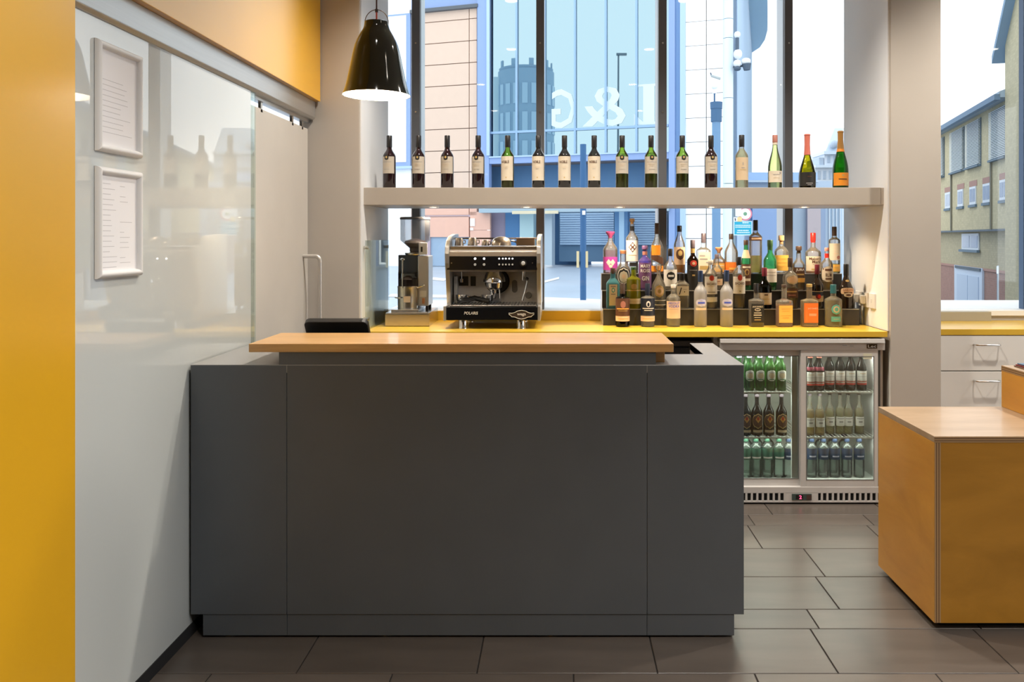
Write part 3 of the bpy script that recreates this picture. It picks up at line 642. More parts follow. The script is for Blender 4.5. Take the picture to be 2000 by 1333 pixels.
MB().prism(sl_, 'y', 4.844, 4.851).build('water_window', P('slot_grey', (.22, .21, .20), .3), cm)
MB().lathe([(.019, 0), (.020, .006), (.016, .008), (.015, .004)], 0, 0, 0, 20).build('pressure_gauge', P('gauge_grey', (.35, .34, .32), .3, metal=.5), cm, smooth=True).matrix_basis = Matrix.Translation((X(1032, 4.845), 4.851, Z(577, 4.845))) @ Matrix.Rotation(math.pi/2, 4, 'X')
# cup rail
MB().cyl((mx0+.02, 4.98, Z(466, 4.98)), (mx1-.02, 4.98, Z(466, 4.98)), .005, 10).build('cup_rail', P('rail_dark', (.12, .10, .09), .3, metal=.8), cm)
ztop = 1.4285
def cup(px, y, r, h, lb, nm='steel_cup'):
    t = thing(nm, lb, 'cup', (X(px, y), y, ztop), 'steel cups on the espresso machine')
    MB().lathe([(r, ztop), (r*1.0, ztop+.003), (r*.82, ztop+h*.8), (r*.7, ztop+h), (r*.3, ztop+h*1.02)], X(px, y), y, 0, 20).build('body', P('cup_steel', (.50, .44, .38), .28, metal=.85), t, smooth=True)
    MB().tube([(X(px, y)+r*.88, y, ztop+h*.7), (X(px, y)+r*1.35, y, ztop+h*.66), (X(px, y)+r*1.3, y, ztop+h*.3), (X(px, y)+r*.95, y, ztop+h*.25)], .0035, 6).build('handle', P('cup_steel', None), t, smooth=True)
cup(897, 4.82, .027, .046, 'upturned steel cup at the left end of the espresso machine top')
cup(923, 4.84, .030, .048, 'upturned steel cup second from the left on the espresso machine top')
cup(948, 4.83, .024, .034, 'smallest upturned steel cup on the espresso machine top')
t = thing('steel_dome', 'domed steel lid lying on top of the espresso machine', 'lid', (X(979, 4.84), 4.84, ztop))
MB().lathe([(.060, ztop), (.058, ztop+.02), (.046, ztop+.042), (.025, ztop+.053), (.004, ztop+.056)], X(979, 4.84), 4.84, 0, 28).build('dome', P('cup_steel', None), t, smooth=True)
MB().tube([(X(979, 4.84)+.055, 4.84, ztop+.03), (X(979, 4.84)+.085, 4.84, ztop+.024), (X(979, 4.84)+.10, 4.84, ztop+.006)], .005, 6).build('handle', black_pl, t, smooth=True)
t = thing('brown_box', 'low brown box on the right end of the espresso machine top', 'box', (X(1027, 4.86), 4.86, ztop))
box('body', P('box_brown', (.30, .21, .13), .5), t, X(1009, 4.86), X(1044, 4.86), 4.83, 4.95, ztop, ztop+.040, .002); box('lid', P('box_brown_lid', (.36, .25, .16), .5), t, X(1008, 4.86), X(1045, 4.86), 4.828, 4.952, ztop+.040, ztop+.048, .002)

# ------------------------------------------------------------------ knock-out drawer and grinder
YK = 4.755
kd = thing('knock_out_drawer', 'long stainless knock-out drawer box under the coffee grinder', 'drawer box', (X(795, YK), 4.93, zc))
box('box', steel, kd, X(753, YK), X(838, YK), YK+.012, 5.10, zc, Z(611, YK), .002)
d = box('drawer', P('drawer_steel', (.60, .54, .44), .3, metal=.9, var=.05, vscale=30, stretch=(1, 1, 10)), kd, X(752, YK), X(838.5, YK), YK, YK+.014, zc+.002, Z(615.5, YK), .002)
MB().prism([(YK-.006, Z(612, YK)), (YK-.006, Z(615, YK)), (YK+.03, Z(615, YK)), (YK+.03, Z(611, YK))], 'x', X(753, YK), X(838, YK)).build('lip', steel, kd)
zt2 = Z(611, YK)
YG = 4.92
gd = thing('coffee_grinder', 'tall silver coffee grinder with clear hopper of beans on the knock-out drawer', 'coffee grinder', (X(810, YG), YG, zt2))
xg0, xg1 = X(781, YG), X(840, YG); gxc = X(811, YG)
def zz(py): return Z(py, YG)
box('base_plate', steel, gd, X(767, YG-.1), X(820, YG-.1), YG-.15, YG+.10, zt2, zt2+.016, .003)
ft2 = zt2+.03
for x, y in ((X(787, YG), YG-.08), (X(835, YG), YG-.02), (X(787, YG), YG+.09), (X(835, YG), YG+.09)): MB().cyl((x, y, zt2+(.016 if x < -.9 else 0)), (x, y, ft2), .009, 12).build('foot', black_pl, gd)
box('body', P('grinder_silver', (.56, .55, .53), .3, metal=.75), gd, X(819, YG), xg1, YG-.06, YG+.11, ft2, zz(499.5), .006)
box('body_back', P('grinder_silver', None), gd, xg0+.004, X(819, YG), YG+.02, YG+.11, ft2, zz(499.5), .006)
box('notice_label', P('label_white', (.75, .76, .78), .6), gd, X(823, YG), X(836, YG), YG-.0612, YG-.06, zz(579), zz(567))
box('switch', P('switch_orange', (.55, .26, .12), .4), gd, X(828, YG), X(833, YG), YG-.066, YG-.06, zz(592), zz(581), .001)
box('motor_band', P('grinder_blue_black', (.035, .05, .07), .2, metal=.3), gd, xg0, X(819, YG), YG-.05, YG+.02, zz(534), zz(498), .004)
ch = MB().lathe([(.058, zz(560)), (.058, zz(530))], X(800.5, YG), YG-.06, 0, 28).build('dosing_chamber', G('chamber_clear', (.80, .82, .84), (.5, .5, .52)), gd, smooth=True)
MB().lathe([(.054, zz(560)), (.054, zz(545)), (.010, zz(538))], X(800.5, YG), YG-.06, 0, 24).build('coffee_grounds', P('grounds', (.05, .03, .022), .8), gd)
MB().lathe([(.0585, zz(601)), (.060, zz(580)), (.060, zz(561)), (.0615, zz(560)), (.0615, zz(557.5))], X(800.5, YG), YG-.065, 0, 28).build('doser', P('doser_steel', (.60, .57, .53), .22, metal=.95), gd, smooth=True)
box('doser_window', P('window_pale', (.62, .54, .46), .3), gd, X(796, YG), X(809, YG), YG-.128, YG-.122, zz(588), zz(576), .002)
MB().tube([(xg0-.006, YG-.11, zz(579)), (xg0+.01, YG-.12, zz(579.5)), (xg0+.03, YG-.128, zz(579))], .004, 8).build('fork', steel, gd)
MB().tube([(X(819, YG), YG-.07, zz(561)), (X(828, YG), YG-.09, zz(558)), (X(834, YG), YG-.10, zz(555.5))], .004, 8).build('dose_lever', chrome, gd, smooth=True)
MB().cyl((X(794, YG), YG-.125, zz(560)), (X(794, YG), YG-.125, zz(507)), .004, 8).lathe([(.014, zz(507)), (.015, zz(505)), (.006, zz(503.5))], X(794, YG), YG-.125, 0, 16).build('tamper', steel, gd, smooth=True)
MB().lathe([(.058, zz(498)), (.062, zz(496)), (.062, zz(494)), (.040, zz(491))], gxc, YG-.0, 0, 28).build('collar', steel, gd, smooth=True)
MB().lathe([(.034, zz(493)), (.034, zz(485)), (.087, zz(470)), (.0885, zz(469)), (.0885, zz(428))], gxc, YG, 0, 36, cap0=False, cap1=False).build('hopper', G('hopper_grey', (.78, .80, .83), (.66, .68, .71), scatter=.15, scatter_col=(.6, .62, .66), fr=.5), gd, smooth=True)
MB().lathe([(.0915, zz(429)), (.092, zz(426)), (.088, zz(424.5)), (.02, zz(424))], gxc, YG, 0, 36).build('hopper_lid', P('lid_smoke', (.10, .10, .11), .25), gd, smooth=True)
MB().lathe([(.032, zz(492)), (.032, zz(485)), (.066, zz(474.5)), (.060, zz(471)), (.01, zz(466))], gxc, YG, 0, 28).build('coffee_beans', P('beans', (.07, .035, .028), .5, var=.5, vscale=90, bump=.6), gd)
box('hopper_catch', P('label_white', None), gd, X(822, YG), X(838, YG), YG-.075, YG-.055, zz(497), zz(474), .002)
box('catch_slot', black_pl, gd, X(826, YG), X(829.5, YG), YG-.077, YG-.075, zz(492), zz(482))

# ------------------------------------------------------------------ stepped spirit stand
ss = thing('stepped_bottle_stand', 'three-step black display stand for spirit bottles on the yellow counter', 'stand', (1.0, 4.95, zc))
sx0, sx1 = .2515, 1.766; std = P('stand_black', (.035, .033, .032), .45, var=.05); edge = P('stand_edge', (.62, .60, .58), .25, metal=.5)
ys = [4.815, 4.910, 5.005, 5.108]; zs = [zc, 1.054, 1.157, 1.256]
for i in range(3):
    st = box('step', std, ss, sx0, sx1-.018*i, ys[i], 5.110, zs[i]+(0 if i == 0 else .0), zs[i+1]-.003, .001)
    box('edge_strip', edge, st, sx0, sx1-.018*i, ys[i]-.002, ys[i]+.012, zs[i+1]-.003, zs[i+1])
    box('edge_strip', edge, st, sx0-.002, sx0, ys[i]-.001, 5.10, zs[i], zs[i+1])
    box('step_top', std, st, sx0, sx1-.018*i, ys[i]+.012, ys[i+1], zs[i+1]-.003, zs[i+1]-.0003)

# ------------------------------------------------------------------ bottles
def smooth_prof(R, H, zs, zn, rn, base=.93, e=1.0, top=1.0, belly=None):
    """outline: straight body to zs*H, shoulder easing to the neck radius rn*R at zn*H, neck to top*H"""
    p = [(R*base*.6, 0.0), (R*base, .0005), (R, .014*H)]
    if belly: p += [(R*belly, .3*H)]
    for i in range(0, 11):
        t = i/10; c = (.5+.5*math.cos(math.pi*t)); c = c**e
        p.append((R*(rn+(1-rn)*c), H*(zs+(zn-zs)*t)))
    p.append((R*rn, H*top)); return p
def patch(mb, R, H, z0, z1, hw, shape='rect', off=.0006, flat=None, cx=0.0, prof=None, n=10, rows=None):
    """a label wrapped on the front (-y side); hw = half width as a fraction of the bottle radius arc"""
    rows = rows or (2 if shape == 'rect' else 9); vs = []; fs = []
    for i in range(rows):
        t = i/(rows-1); z = H*(z0+(z1-z0)*t); u = 2*t-1
        if shape == 'rect': k = 1.0
        elif shape == 'oval': k = math.sqrt(max(.0004, 1-u*u))
        elif shape == 'diamond': k = max(.02, 1-abs(u))
        elif shape == 'squircle': k = max(.02, (1-abs(u)**3.2))**(1/3.2)
        elif shape == 'arch': k = 1.0 if t < .55 else math.sqrt(max(.0004, 1-((t-.55)/.45)**2))
        elif shape == 'slant': k = 1.0
        RR = R
        if prof: RR = rad_at(prof, z)
        for j in range(n):
            s_ = (2*j/(n-1)-1)*hw*k+cx
            zq = z
            if shape == 'slant': zq = z - s_*.45*R
            if flat is not None: vs.append((s_*R, -flat-off, zq))
            else: vs.append(((RR+off)*math.sin(s_), -(RR+off)*math.cos(s_), zq))
    for i in range(rows-1):
        for j in range(n-1): fs.append((i*n+j, i*n+j+1, (i+1)*n+j+1, (i+1)*n+j))
    mb.add(vs, fs)
def rad_at(prof, z):
    for (r0, z0), (r1, z1) in zip(prof, prof[1:]):
        if z0 <= z <= z1 and z1 > z0: return r0+(r1-r0)*(z-z0)/(z1-z0)
    return prof[-1][0]
def wrap_text(mb, body, R, zc_, wd, ht, off=.0012, flat=None, bold=.0, cx=0.0, shear=0.0):
    vs, fs = text2d(body, bold, shear)
    if flat is not None: mb.add([(cx*R+v[0]*wd, -flat-off, zc_+v[1]*ht) for v in vs], fs)
    else: mb.add([((R+off)*math.sin(v[0]*wd/R+cx), -(R+off)*math.cos(v[0]*wd/R+cx), zc_+v[1]*ht) for v in vs], fs)

# glass and liquids; except in frosted glass, flat colour stands in for refracted light
gl_clear = G('glass_clear', (.965, .98, .98), (.74, .79, .80), scatter=.21, scatter_col=(.95, .86, .70))
gl_frost = G('glass_frosted', (.95, .95, .95), (.7, .7, .7), rough=.3, scatter=.55, scatter_col=(.80, .78, .76))
gl_green = G('glass_green', (.68, .80, .24), (.34, .46, .10), scatter=.05, scatter_col=(.5, .6, .1))
gl_lgreen = G('glass_pale_green', (.80, .87, .56), (.46, .54, .26), scatter=.12, scatter_col=(.6, .7, .3))
gl_bgreen = G('glass_bright_green', (.36, .86, .46), (.12, .5, .2), scatter=.30, scatter_col=(.12, .65, .25))
gl_cgreen = G('glass_champagne_green', (.10, .52, .04), (.02, .18, .02), scatter=.2, scatter_col=(.02, .3, .02))
gl_dgreen = G('glass_dark_green', (.05, .09, .03), (.01, .02, .01))
gl_olive = G('glass_olive', (.55, .50, .05), (.03, .035, .015))
gl_aqua = G('glass_aqua', (.55, .88, .93), (.14, .55, .66), scatter=.38, scatter_col=(.25, .68, .78))
gl_purple = G('glass_violet', (.36, .30, .86), (.16, .12, .5), scatter=.4, scatter_col=(.28, .20, .80))
gl_yellowgreen = G('glass_lime', (.72, .76, .10), (.4, .44, .03), scatter=.38, scatter_col=(.52, .54, .04))
gl_beer = G('glass_beer_green', (.16, .60, .10), (.05, .28, .04), scatter=.22, scatter_col=(.10, .45, .05))
gl_brown = G('glass_beer_brown', (.14, .06, .015), (.03, .015, .006))
gl_pet = G('water_bottle_clear', (.90, .95, .94), (.60, .70, .70), scatter=.15, scatter_col=(.7, .78, .74))
gl_petgreen = G('water_bottle_green', (.85, .94, .90), (.55, .70, .64), scatter=.15, scatter_col=(.65, .78, .70))
bk_wine = P('wine_bottle_dark', (.014, .004, .006), .06, coat=.3)
bk_wine2 = P('wine_bottle_black', (.006, .006, .007), .06, coat=.3)
bk_brown = P('cream_liqueur_bottle', (.018, .010, .007), .08, coat=.3)
lq = {'amber': G('liquid_amber', (.86, .42, .08), (.7, .28, .03), fr=.0, scatter=.35, scatter_col=(.75, .32, .05)), 'gold': G('liquid_gold', (.94, .78, .32), (.85, .6, .16), fr=.0, scatter=.28, scatter_col=(.8, .6, .2)), 'dark': G('liquid_dark', (.16, .06, .015), (.08, .025, .006), fr=.0, scatter=.3, scatter_col=(.10, .045, .015)),
      'wine': P('red_wine', (.012, .004, .006), .2), 'clear': G('liquid_clear', (.93, .95, .94), (.8, .83, .82), fr=.0), 'pale': G('liquid_pale_yellow', (.94, .91, .66), (.85, .8, .45), fr=.0, scatter=.2, scatter_col=(.78, .72, .45)),
      'rum': G('liquid_rum', (.50, .19, .04), (.3, .1, .015), fr=.0, scatter=.3, scatter_col=(.4, .15, .03)), 'pink': G('liquid_pink', (.95, .66, .80), (.9, .5, .7), fr=.0)}
C = {'wcream': P('wine_label_paper', (.50, .445, .365), .6), 'cream': P('label_cream', (.66, .58, .46), .6), 'white': P('label_off_white', (.74, .71, .66), .6), 'black': P('label_black', (.014, .013, .012), .5), 'navy': P('label_navy', (.010, .016, .035), .45),
     'gold': P('print_gold', (.55, .38, .14), .4, metal=.3), 'orange': P('label_orange', (.78, .28, .02), .5), 'peach': P('label_peach', (.78, .55, .36), .6), 'magenta': P('label_magenta', (.55, .06, .42), .5),
     'red': P('print_red', (.55, .05, .03), .5), 'blue': P('print_blue', (.06, .10, .55), .5), 'teal': P('print_teal', (.10, .38, .34), .5), 'green': P('print_green', (.05, .22, .08), .5), 'brown': P('label_brown', (.10, .04, .02), .5),
     'yellow': P('label_honey', (.82, .46, .09), .55), 'fire': P('label_fire', (.72, .16, .02), .55), 'tan': P('label_tan', (.60, .46, .30), .6), 'silver': P('cap_silver', (.62, .60, .70), .3, metal=.4), 'pwhite': P('print_white', (.78, .77, .75), .6),
     'kblue': P('cap_blue', (.03, .07, .22), .4), 'maroon': P('cap_maroon', (.16, .012, .03), .4), 'capblack': P('cap_black', (.012, .011, .012), .35), 'cork': P('cork', (.55, .34, .17), .8, var=.15, vscale=60), 'copper': P('cap_copper', (.58, .26, .13), .35),
     'pinkcap': P('cap_pink', (.36, .06, .19), .4), 'redcap': P('cap_red', (.68, .03, .02), .35), 'violet': P('cap_violet', (.16, .07, .18), .4), 'gcap': P('cap_green', (.03, .09, .03), .4), 'tealcap': P('cap_teal', (.03, .16, .20), .4), 'grey': P('print_grey', (.30, .28, .27), .6),
     'salmon': P('foil_salmon', (.62, .17, .12), .4), 'goldfoil': P('foil_gold', (.48, .25, .07), .35, metal=.3), 'foilorange': P('foil_orange', (.80, .27, .03), .4), 'rose': P('cap_rose', (.42, .17, .13), .5), 'capbrown': P('cap_brown', (.07, .04, .025), .4), 'capgrey': P('cap_dark_grey', (.11, .085, .10), .4), 'lilac': P('cap_lilac_silver', (.62, .60, .74), .3, metal=.2), 'glassstop': gl_clear, 'label_green': P('label_bottle_green', (.04, .13, .08), .5), 'label_blue': P('label_bottle_blue', (.02, .04, .09), .5), 'amberlab': P('label_amber', (.70, .36, .07), .55)}
def bottle(name, loc, H, W, label, cat, glass, zs=.62, zn=.80, rn=.40, e=1.0, base=.93, sq=2.0, dy=1.0, liquid=None, cap=None, capz=.86, capr=1.08, labels=(), group=None, neck=None, top=None, belly=None, capshape='cyl', n=24):
    """one bottle with body, liquid, cap and labels; heights are fractions of H"""
    R = W/2; t = thing(name, label, cat, loc, group, local=True)
    top = top if top is not None else (capz+.03 if capshape != 'foil' else .985)
    pf = smooth_prof(R, H, zs, zn, rn, base, e, top, belly)
    b = MB().lathe(pf, 0, 0, 0, n, sq, dy); b = b.build('body', glass, None, smooth=True); b.parent = t
    if liquid:
        mt, lv = liquid; pin = [(r*.93, max(.004, z)) for r, z in pf if z < lv*H]; pin.append((rad_at(pf, lv*H)*.93, lv*H))
        o = MB().lathe(pin, 0, 0, 0, n, sq, dy).build('liquid', lq[mt], None, smooth=True); o.parent = t
    if cap:
        rc_ = R*rn*capr; z0, z1 = capz*H, H
        if capshape == 'cyl': p = [(rc_*.98, z0), (rc_, z0+.002), (rc_, z1-.002), (rc_*.9, z1)]
        elif capshape == 'foil': p = [(rad_at(pf, z0)*1.05, z0), (rad_at(pf, (z0+z1)/2)*1.06, (z0+z1)/2), (rc_, z1-.03*H), (rc_*1.12, z1-.025*H), (rc_*1.1, z1-.004), (rc_*.85, z1)]
        elif capshape == 'flare': p = [(rc_*.55, z0), (rc_*.7, z0+(z1-z0)*.35), (rc_*1.3, z0+(z1-z0)*.7), (rc_*1.35, z0+(z1-z0)*.9), (rc_*1.1, z1)]
        elif capshape == 'stopper': p = [(rc_*.75, z0), (rc_*.75, z0+(z1-z0)*.4), (rc_*1.15, z0+(z1-z0)*.42), (rc_*1.15, z1-.003), (rc_*1.0, z1)]
        elif capshape == 'ball': p = [(rc_*.5, z0), (rc_*1.0, z0+(z1-z0)*.3), (rc_*1.25, z0+(z1-z0)*.6), (rc_*1.0, z0+(z1-z0)*.9), (rc_*.4, z1)]
        o = MB().lathe(p, 0, 0, 0, 18).build('cap', C[cap], None, smooth=True); o.parent = t
    if neck:
        m_, z0, z1 = neck
        o = MB().lathe([(rad_at(pf, H*(z0+(z1-z0)*i/4))+.0008, H*(z0+(z1-z0)*i/4)) for i in range(5)], 0, 0, 0, 18, cap0=False, cap1=False).build('neck_label', C[m_], None, smooth=True); o.parent = t
    flat = R*dy if sq > 3 else None
    for i, L in enumerate(labels):
        z0, z1, hw, m_ = L['z'][0], L['z'][1], L.get('hw', 1.25), L['m']
        if flat is not None: hw = min(hw, .88)
        mb = MB(); patch(mb, R, H, z0, z1, hw, L.get('s', 'rect'), .0006+.0004*L.get('lift', 0), flat, L.get('cx', 0.0), pf if L.get('follow') else None)
        lb = mb.build(L.get('n', 'front_label'), C[m_], None, smooth=True); lb.parent = t
        for mm in sorted({q[0] for q in L.get('t', ())}):
            mb = MB()
            for q in L['t']:
                if q[0] != mm: continue
                if q[1] == 'bar':    # illegible small print
                    _, _, z, wd, ht = q[:5]; hh = wd/2
                    patch(mb, R, H, z-ht/2, z+ht/2, hh, 'rect', .0012+.0004*L.get('lift', 0), flat, q[5] if len(q) > 5 else L.get('cx', 0.0))
                elif q[1] in ('oval', 'diamond', 'ring'):
                    _, _, z, wd, ht = q[:5]
                    patch(mb, R, H, z-ht/2, z+ht/2, wd/2, q[1] if q[1] != 'ring' else 'oval', .0011+.0004*(q[6] if len(q) > 6 else 0), flat, q[5] if len(q) > 5 else L.get('cx', 0.0))
                else:
                    _, body, z, wd, ht = q[:5]; wrap_text(mb, body, R, z*H, wd*W, ht*H, .0018, flat, .012, q[5] if len(q) > 5 else L.get('cx', 0.0))
            o = mb.build('lettering', C[mm], None); o.parent = lb
    return t
# ---- the row of wine on the shelf
YW = 4.72; zsh = zs1
def wine(px, tpy, w_, **k):
    H = (Z(tpy, YW)-zsh); return bottle('wine_bottle', (X(px, YW), YW, zsh), H, w_*YW/F, cat='bottle', group='wine bottles on the shelf', **k)
crest = lambda cx: [dict(z=(.285, .60), hw=1.25, m='wcream', cx=cx, t=[('grey', 'bar', .50, 1.5, .008), ('tan', 'bar', .455, 1.1, .006), ('tan', 'bar', .425, .9, .006), ('grey', 'bar', .36, .9, .006)]), dict(z=(.535, .625), hw=.32, m='black', s='squircle', lift=3, n='crest', cx=cx, t=[('gold', 'oval', .585, .3, .045, cx, 4)])]
nob = lambda cx: [dict(z=(.155, .605), hw=1.2, m='cream', cx=cx, t=[('brown', 'NOBLE', .50, .60, .05, cx-.15), ('tan', 'bar', .40, .7, .005), ('grey', 'bar', .37, .5, .005), ('gold', 'oval', .21, .18, .03)])]
wk = dict(zs=.60, zn=.76, rn=.39, capz=.78, capr=1.1, e=.9)
wine(760.5, 265, 25, label='dark red wine bottle with crested cream label, leftmost on the shelf before the white pane', glass=bk_wine, cap='capblack', labels=crest(-.25), **wk)
wine(817.5, 265, 25, label='dark red wine bottle with crested cream label standing in front of the first grey mullion', glass=bk_wine, cap='capblack', labels=crest(-.02), **wk)
wine(873.5, 265, 25, label='dark red wine bottle with crested cream label before the left part of the peach cladding', glass=bk_wine, cap='capblack', labels=crest(-.12), **wk)
wine(934, 265, 25, label='dark red wine bottle with crested cream label before the right edge of the peach cladding', glass=bk_wine, cap='capblack', labels=crest(-.22), **wk)
wine(991.5, 265, 25, label='wine bottle with tall cream label and light green glass shoulders above dark wine', glass=gl_green, liquid=('wine', .60), cap='capblack', labels=nob(-.2), **wk)
wine(1051.5, 265, 25, label='black wine bottle with tall cream label in front of the second grey mullion', glass=bk_wine2, cap='capblack', labels=nob(-.14), **wk)
wine(1102.5, 265, 25, label='black wine bottle with tall cream label, just right of the second mullion', glass=bk_wine2, cap='capblack', labels=nob(-.02), **wk)
wine(1160.5, 265, 25, label='black wine bottle with tall cream label, last of its kind towards the green-shouldered bottles', glass=bk_wine2, cap='capblack', labels=nob(-.08), **wk)
wine(1215, 265, 25, label='green-shouldered wine bottle with crested cream label, first of three, below the mirrored sign', glass=gl_green, liquid=('wine', .285), cap='capblack', labels=crest(-.08), **wk)
wine(1271.5, 265, 25, label='green-shouldered wine bottle with crested cream label close to the left of the third mullion', glass=gl_green, liquid=('wine', .285), cap='capblack', labels=crest(.05), **wk)
wine(1332.5, 265, 25, label='green-shouldered wine bottle with crested cream label right of the third mullion', glass=gl_green, liquid=('wine', .285), cap='capblack', labels=crest(.1), **wk)
wine(1388.5, 265, 25, label='dark red wine bottle with crested cream label beside the clear bottle with the black cap', glass=bk_wine, cap='capblack', labels=crest(.1), **wk)
wine(1448.5, 264, 25, label='clear white wine bottle with black cap and tall beige label', glass=gl_clear, liquid=('pale', .75), cap='capblack', labels=[dict(z=(.16, .58), hw=1.2, m='tan', t=[('grey', 'bar', .46, .12, .05), ('grey', 'bar', .385, .5, .012), ('gold', 'bar', .35, .9, .008)])], **wk)
wine(1513.5, 264, 27, label='slim pale green wine bottle with rose cap and low cream label', glass=gl_lgreen, cap='rose', capz=.86, zs=.38, zn=.84, rn=.34, e=1.05, capr=1.12, neck=('cream', .82, .86), labels=[dict(z=(.12, .33), hw=1.25, m='cream', t=[('grey', 'bar', .26, 1.0, .008), ('tan', 'bar', .20, .9, .01), ('grey', 'oval', .29, .3, .035, .55)])])
wine(1576.5, 262, 32, label='olive sparkling wine bottle with salmon pink foil', glass=gl_olive, liquid=('wine', .30), cap='salmon', capz=.62, capshape='foil', zs=.22, zn=.70, rn=.31, e=.85, base=.85, capr=1.15, labels=[dict(z=(.05, .30), hw=1.3, m='black', t=[('brown', 'bar', .22, .5, .012), ('grey', 'bar', .10, .8, .012), ('grey', 'bar', .07, .5, .01)])])
wine(1641.5, 256, 30, label='green champagne bottle with gold foil and orange label at the right end of the shelf', glass=gl_cgreen, cap='goldfoil', capz=.69, capshape='foil', zs=.30, zn=.80, rn=.33, e=.95, capr=1.1, liquid=('dark', .10), neck=('foilorange', .64, .70), labels=[dict(z=(.055, .275), hw=1.3, m='orange', t=[('brown', 'bar', .165, 1.1, .016), ('gold', 'oval', .23, .3, .035)])])

# ---- spirits: rows 1 (counter) to 4 (top step)
ROW = {1: (4.762, zc), 2: (4.862, 1.054), 3: (4.957, 1.157), 4: (5.055, 1.256)}
def spirit(row, px, tpy, w_, **k):
    Y, z = ROW[row]; z += .0003
    return bottle('spirit_bottle', (X(px, Y), Y, z), Z(tpy, Y)-z, w_*Y/F, cat='bottle', group='spirit bottles on the stepped stand', **k)
A = dict
# row 4
spirit(4, 1192, 452, 28, label='clear gin bottle with pink flared stopper and magenta label band', glass=gl_clear, liquid=('pink', .55), cap='pinkcap', capz=.83, capshape='flare', zs=.55, zn=.80, rn=.32, capr=1.5, top=.84, labels=[A(z=(.08, .39), hw=1.5, m='magenta', t=[('white', 'diamond', .26, .75, .16, -.28), ('white', 'diamond', .26, .75, .16, .28), ('white', 'oval', .17, .5, .08)])])
spirit(4, 1234.5, 427, 24, label='tall clear spirit bottle with dark diamond emblem and wooden pourer stopper', glass=gl_clear, cap='cork', capz=.90, capshape='stopper', zs=.62, zn=.77, rn=.36, capr=1.0, top=.9, neck=('capblack', .775, .86), labels=[A(z=(.22, .60), hw=1.3, m='white', t=[('brown', 'diamond', .475, 1.35, .19), ('white', 'oval', .52, .34, .05, 0, 3), ('white', 'oval', .43, .34, .05, 0, 3), ('white', 'oval', .475, .3, .05, -.33, 3), ('white', 'oval', .475, .3, .05, .33, 3), ('gold', 'bar', .33, 1.4, .01)]), A(z=(.13, .20), hw=.8, m='black', cx=.3)])
spirit(4, 1283, 436, 25, label='clear whisky bottle with slanting brown band across an orange label', glass=gl_clear, liquid=('amber', .12), cap='capbrown', capz=.78, zs=.48, zn=.76, rn=.34, labels=[A(z=(.36, .56), hw=.75, m='orange', cx=-.3), A(z=(.22, .36), hw=1.35, m='brown', s='slant'), A(z=(.04, .15), hw=1.2, m='orange')])
spirit(4, 1327, 441, 22, label='clear rum bottle with black cap, cream label and round dark emblem', glass=gl_clear, liquid=('amber', .22), cap='capblack', capz=.87, zs=.56, zn=.86, rn=.36, capr=1.2, labels=[A(z=(.18, .55), hw=1.35, m='peach', t=[('brown', 'oval', .40, 1.5, .24), ('gold', 'oval', .42, .7, .12, 0, 3)])])
spirit(4, 1374, 456, 27, label='square clear spirit bottle with maroon capped neck and cream label with bars', glass=gl_clear, sq=6, dy=.75, cap='capgrey', capz=.76, zs=.55, zn=.68, rn=.33, capr=1.05, labels=[A(z=(.0, .53), hw=.86, m='cream', t=[('grey', 'bar', .44, .8, .035, -.3), ('grey', 'bar', .355, 1.1, .035, -.1), ('grey', 'bar', .27, .4, .03, .45), ('gold', 'bar', .14, 1.3, .09)])])
spirit(4, 1404, 483, 25, label='short amber whiskey bottle with copper ball stopper', glass=gl_clear, liquid=('amber', .44), cap='copper', capz=.76, capshape='flare', zs=.44, zn=.74, rn=.28, capr=1.55, top=.8, labels=[A(z=(.06, .38), hw=1.0, m='amberlab', t=[('cream', 'bar', .30, 1.5, .03), ('gold', 'bar', .20, 1.4, .05)])])
spirit(4, 1428, 457, 26, label='round-shouldered clear bottle with dark cap and orange label', glass=gl_clear, cap='capbrown', capz=.86, zs=.50, zn=.80, rn=.30, e=.7, capr=1.15, liquid=('amber', .28), labels=[A(z=(.08, .28), hw=1.3, m='fire', t=[('amberlab', 'bar', .12, 1.0, .05)])])
spirit(4, 1475.5, 430, 25, label='tall clear bottle with long black cap and black shoulder band', glass=gl_clear, cap='capblack', capz=.80, zs=.675, zn=.79, rn=.34, capr=1.1, liquid=('gold', .33), labels=[A(z=(.61, .685), hw=1.5, m='brown', t=[('peach', 'bar', .65, 1.7, .035)])])
spirit(4, 1526, 460, 27, label='clear bottle with wooden stopper and golden orange label', glass=gl_clear, cap='cork', capz=.76, capshape='stopper', zs=.56, zn=.74, rn=.30, e=.7, capr=1.2, top=.78, labels=[A(z=(.07, .48), hw=1.3, m='yellow', t=[('amberlab', 'bar', .38, 1.6, .012), ('amberlab', 'bar', .28, 1.6, .012), ('amberlab', 'bar', .18, 1.6, .012)])])
spirit(4, 1588, 455, 30, label='bourbon bottle with dripping red wax neck and cream handwritten label', glass=gl_clear, cap='redcap', capz=.80, zs=.50, zn=.66, rn=.29, e=.8, capr=1.2, liquid=('amber', .05), neck=('redcap', .76, .81), labels=[A(z=(.06, .42), hw=1.3, m='cream', t=[('brown', "Maker's", .365, .78, .07, -.0), ('brown', 'Mark', .285, .55, .07, .15), ('gold', 'bar', .10, 1.0, .035), ('grey', 'bar', .215, .7, .01)])])
spirit(4, 1629.5, 443, 22, label='clear bottle with dark brown cap, cream label and pink swirl above yellow label', glass=gl_clear, cap='capbrown', capz=.80, zs=.70, zn=.79, rn=.40, capr=1.05, liquid=('gold', .20), labels=[A(z=(.28, .64), hw=1.3, m='cream', t=[('rose', 'oval', .34, .7, .08, .45), ('peach', 'bar', .42, 1.0, .01)]), A(z=(.04, .19), hw=1.1, m='yellow', t=[('gold', 'bar', .12, .9, .012)])])
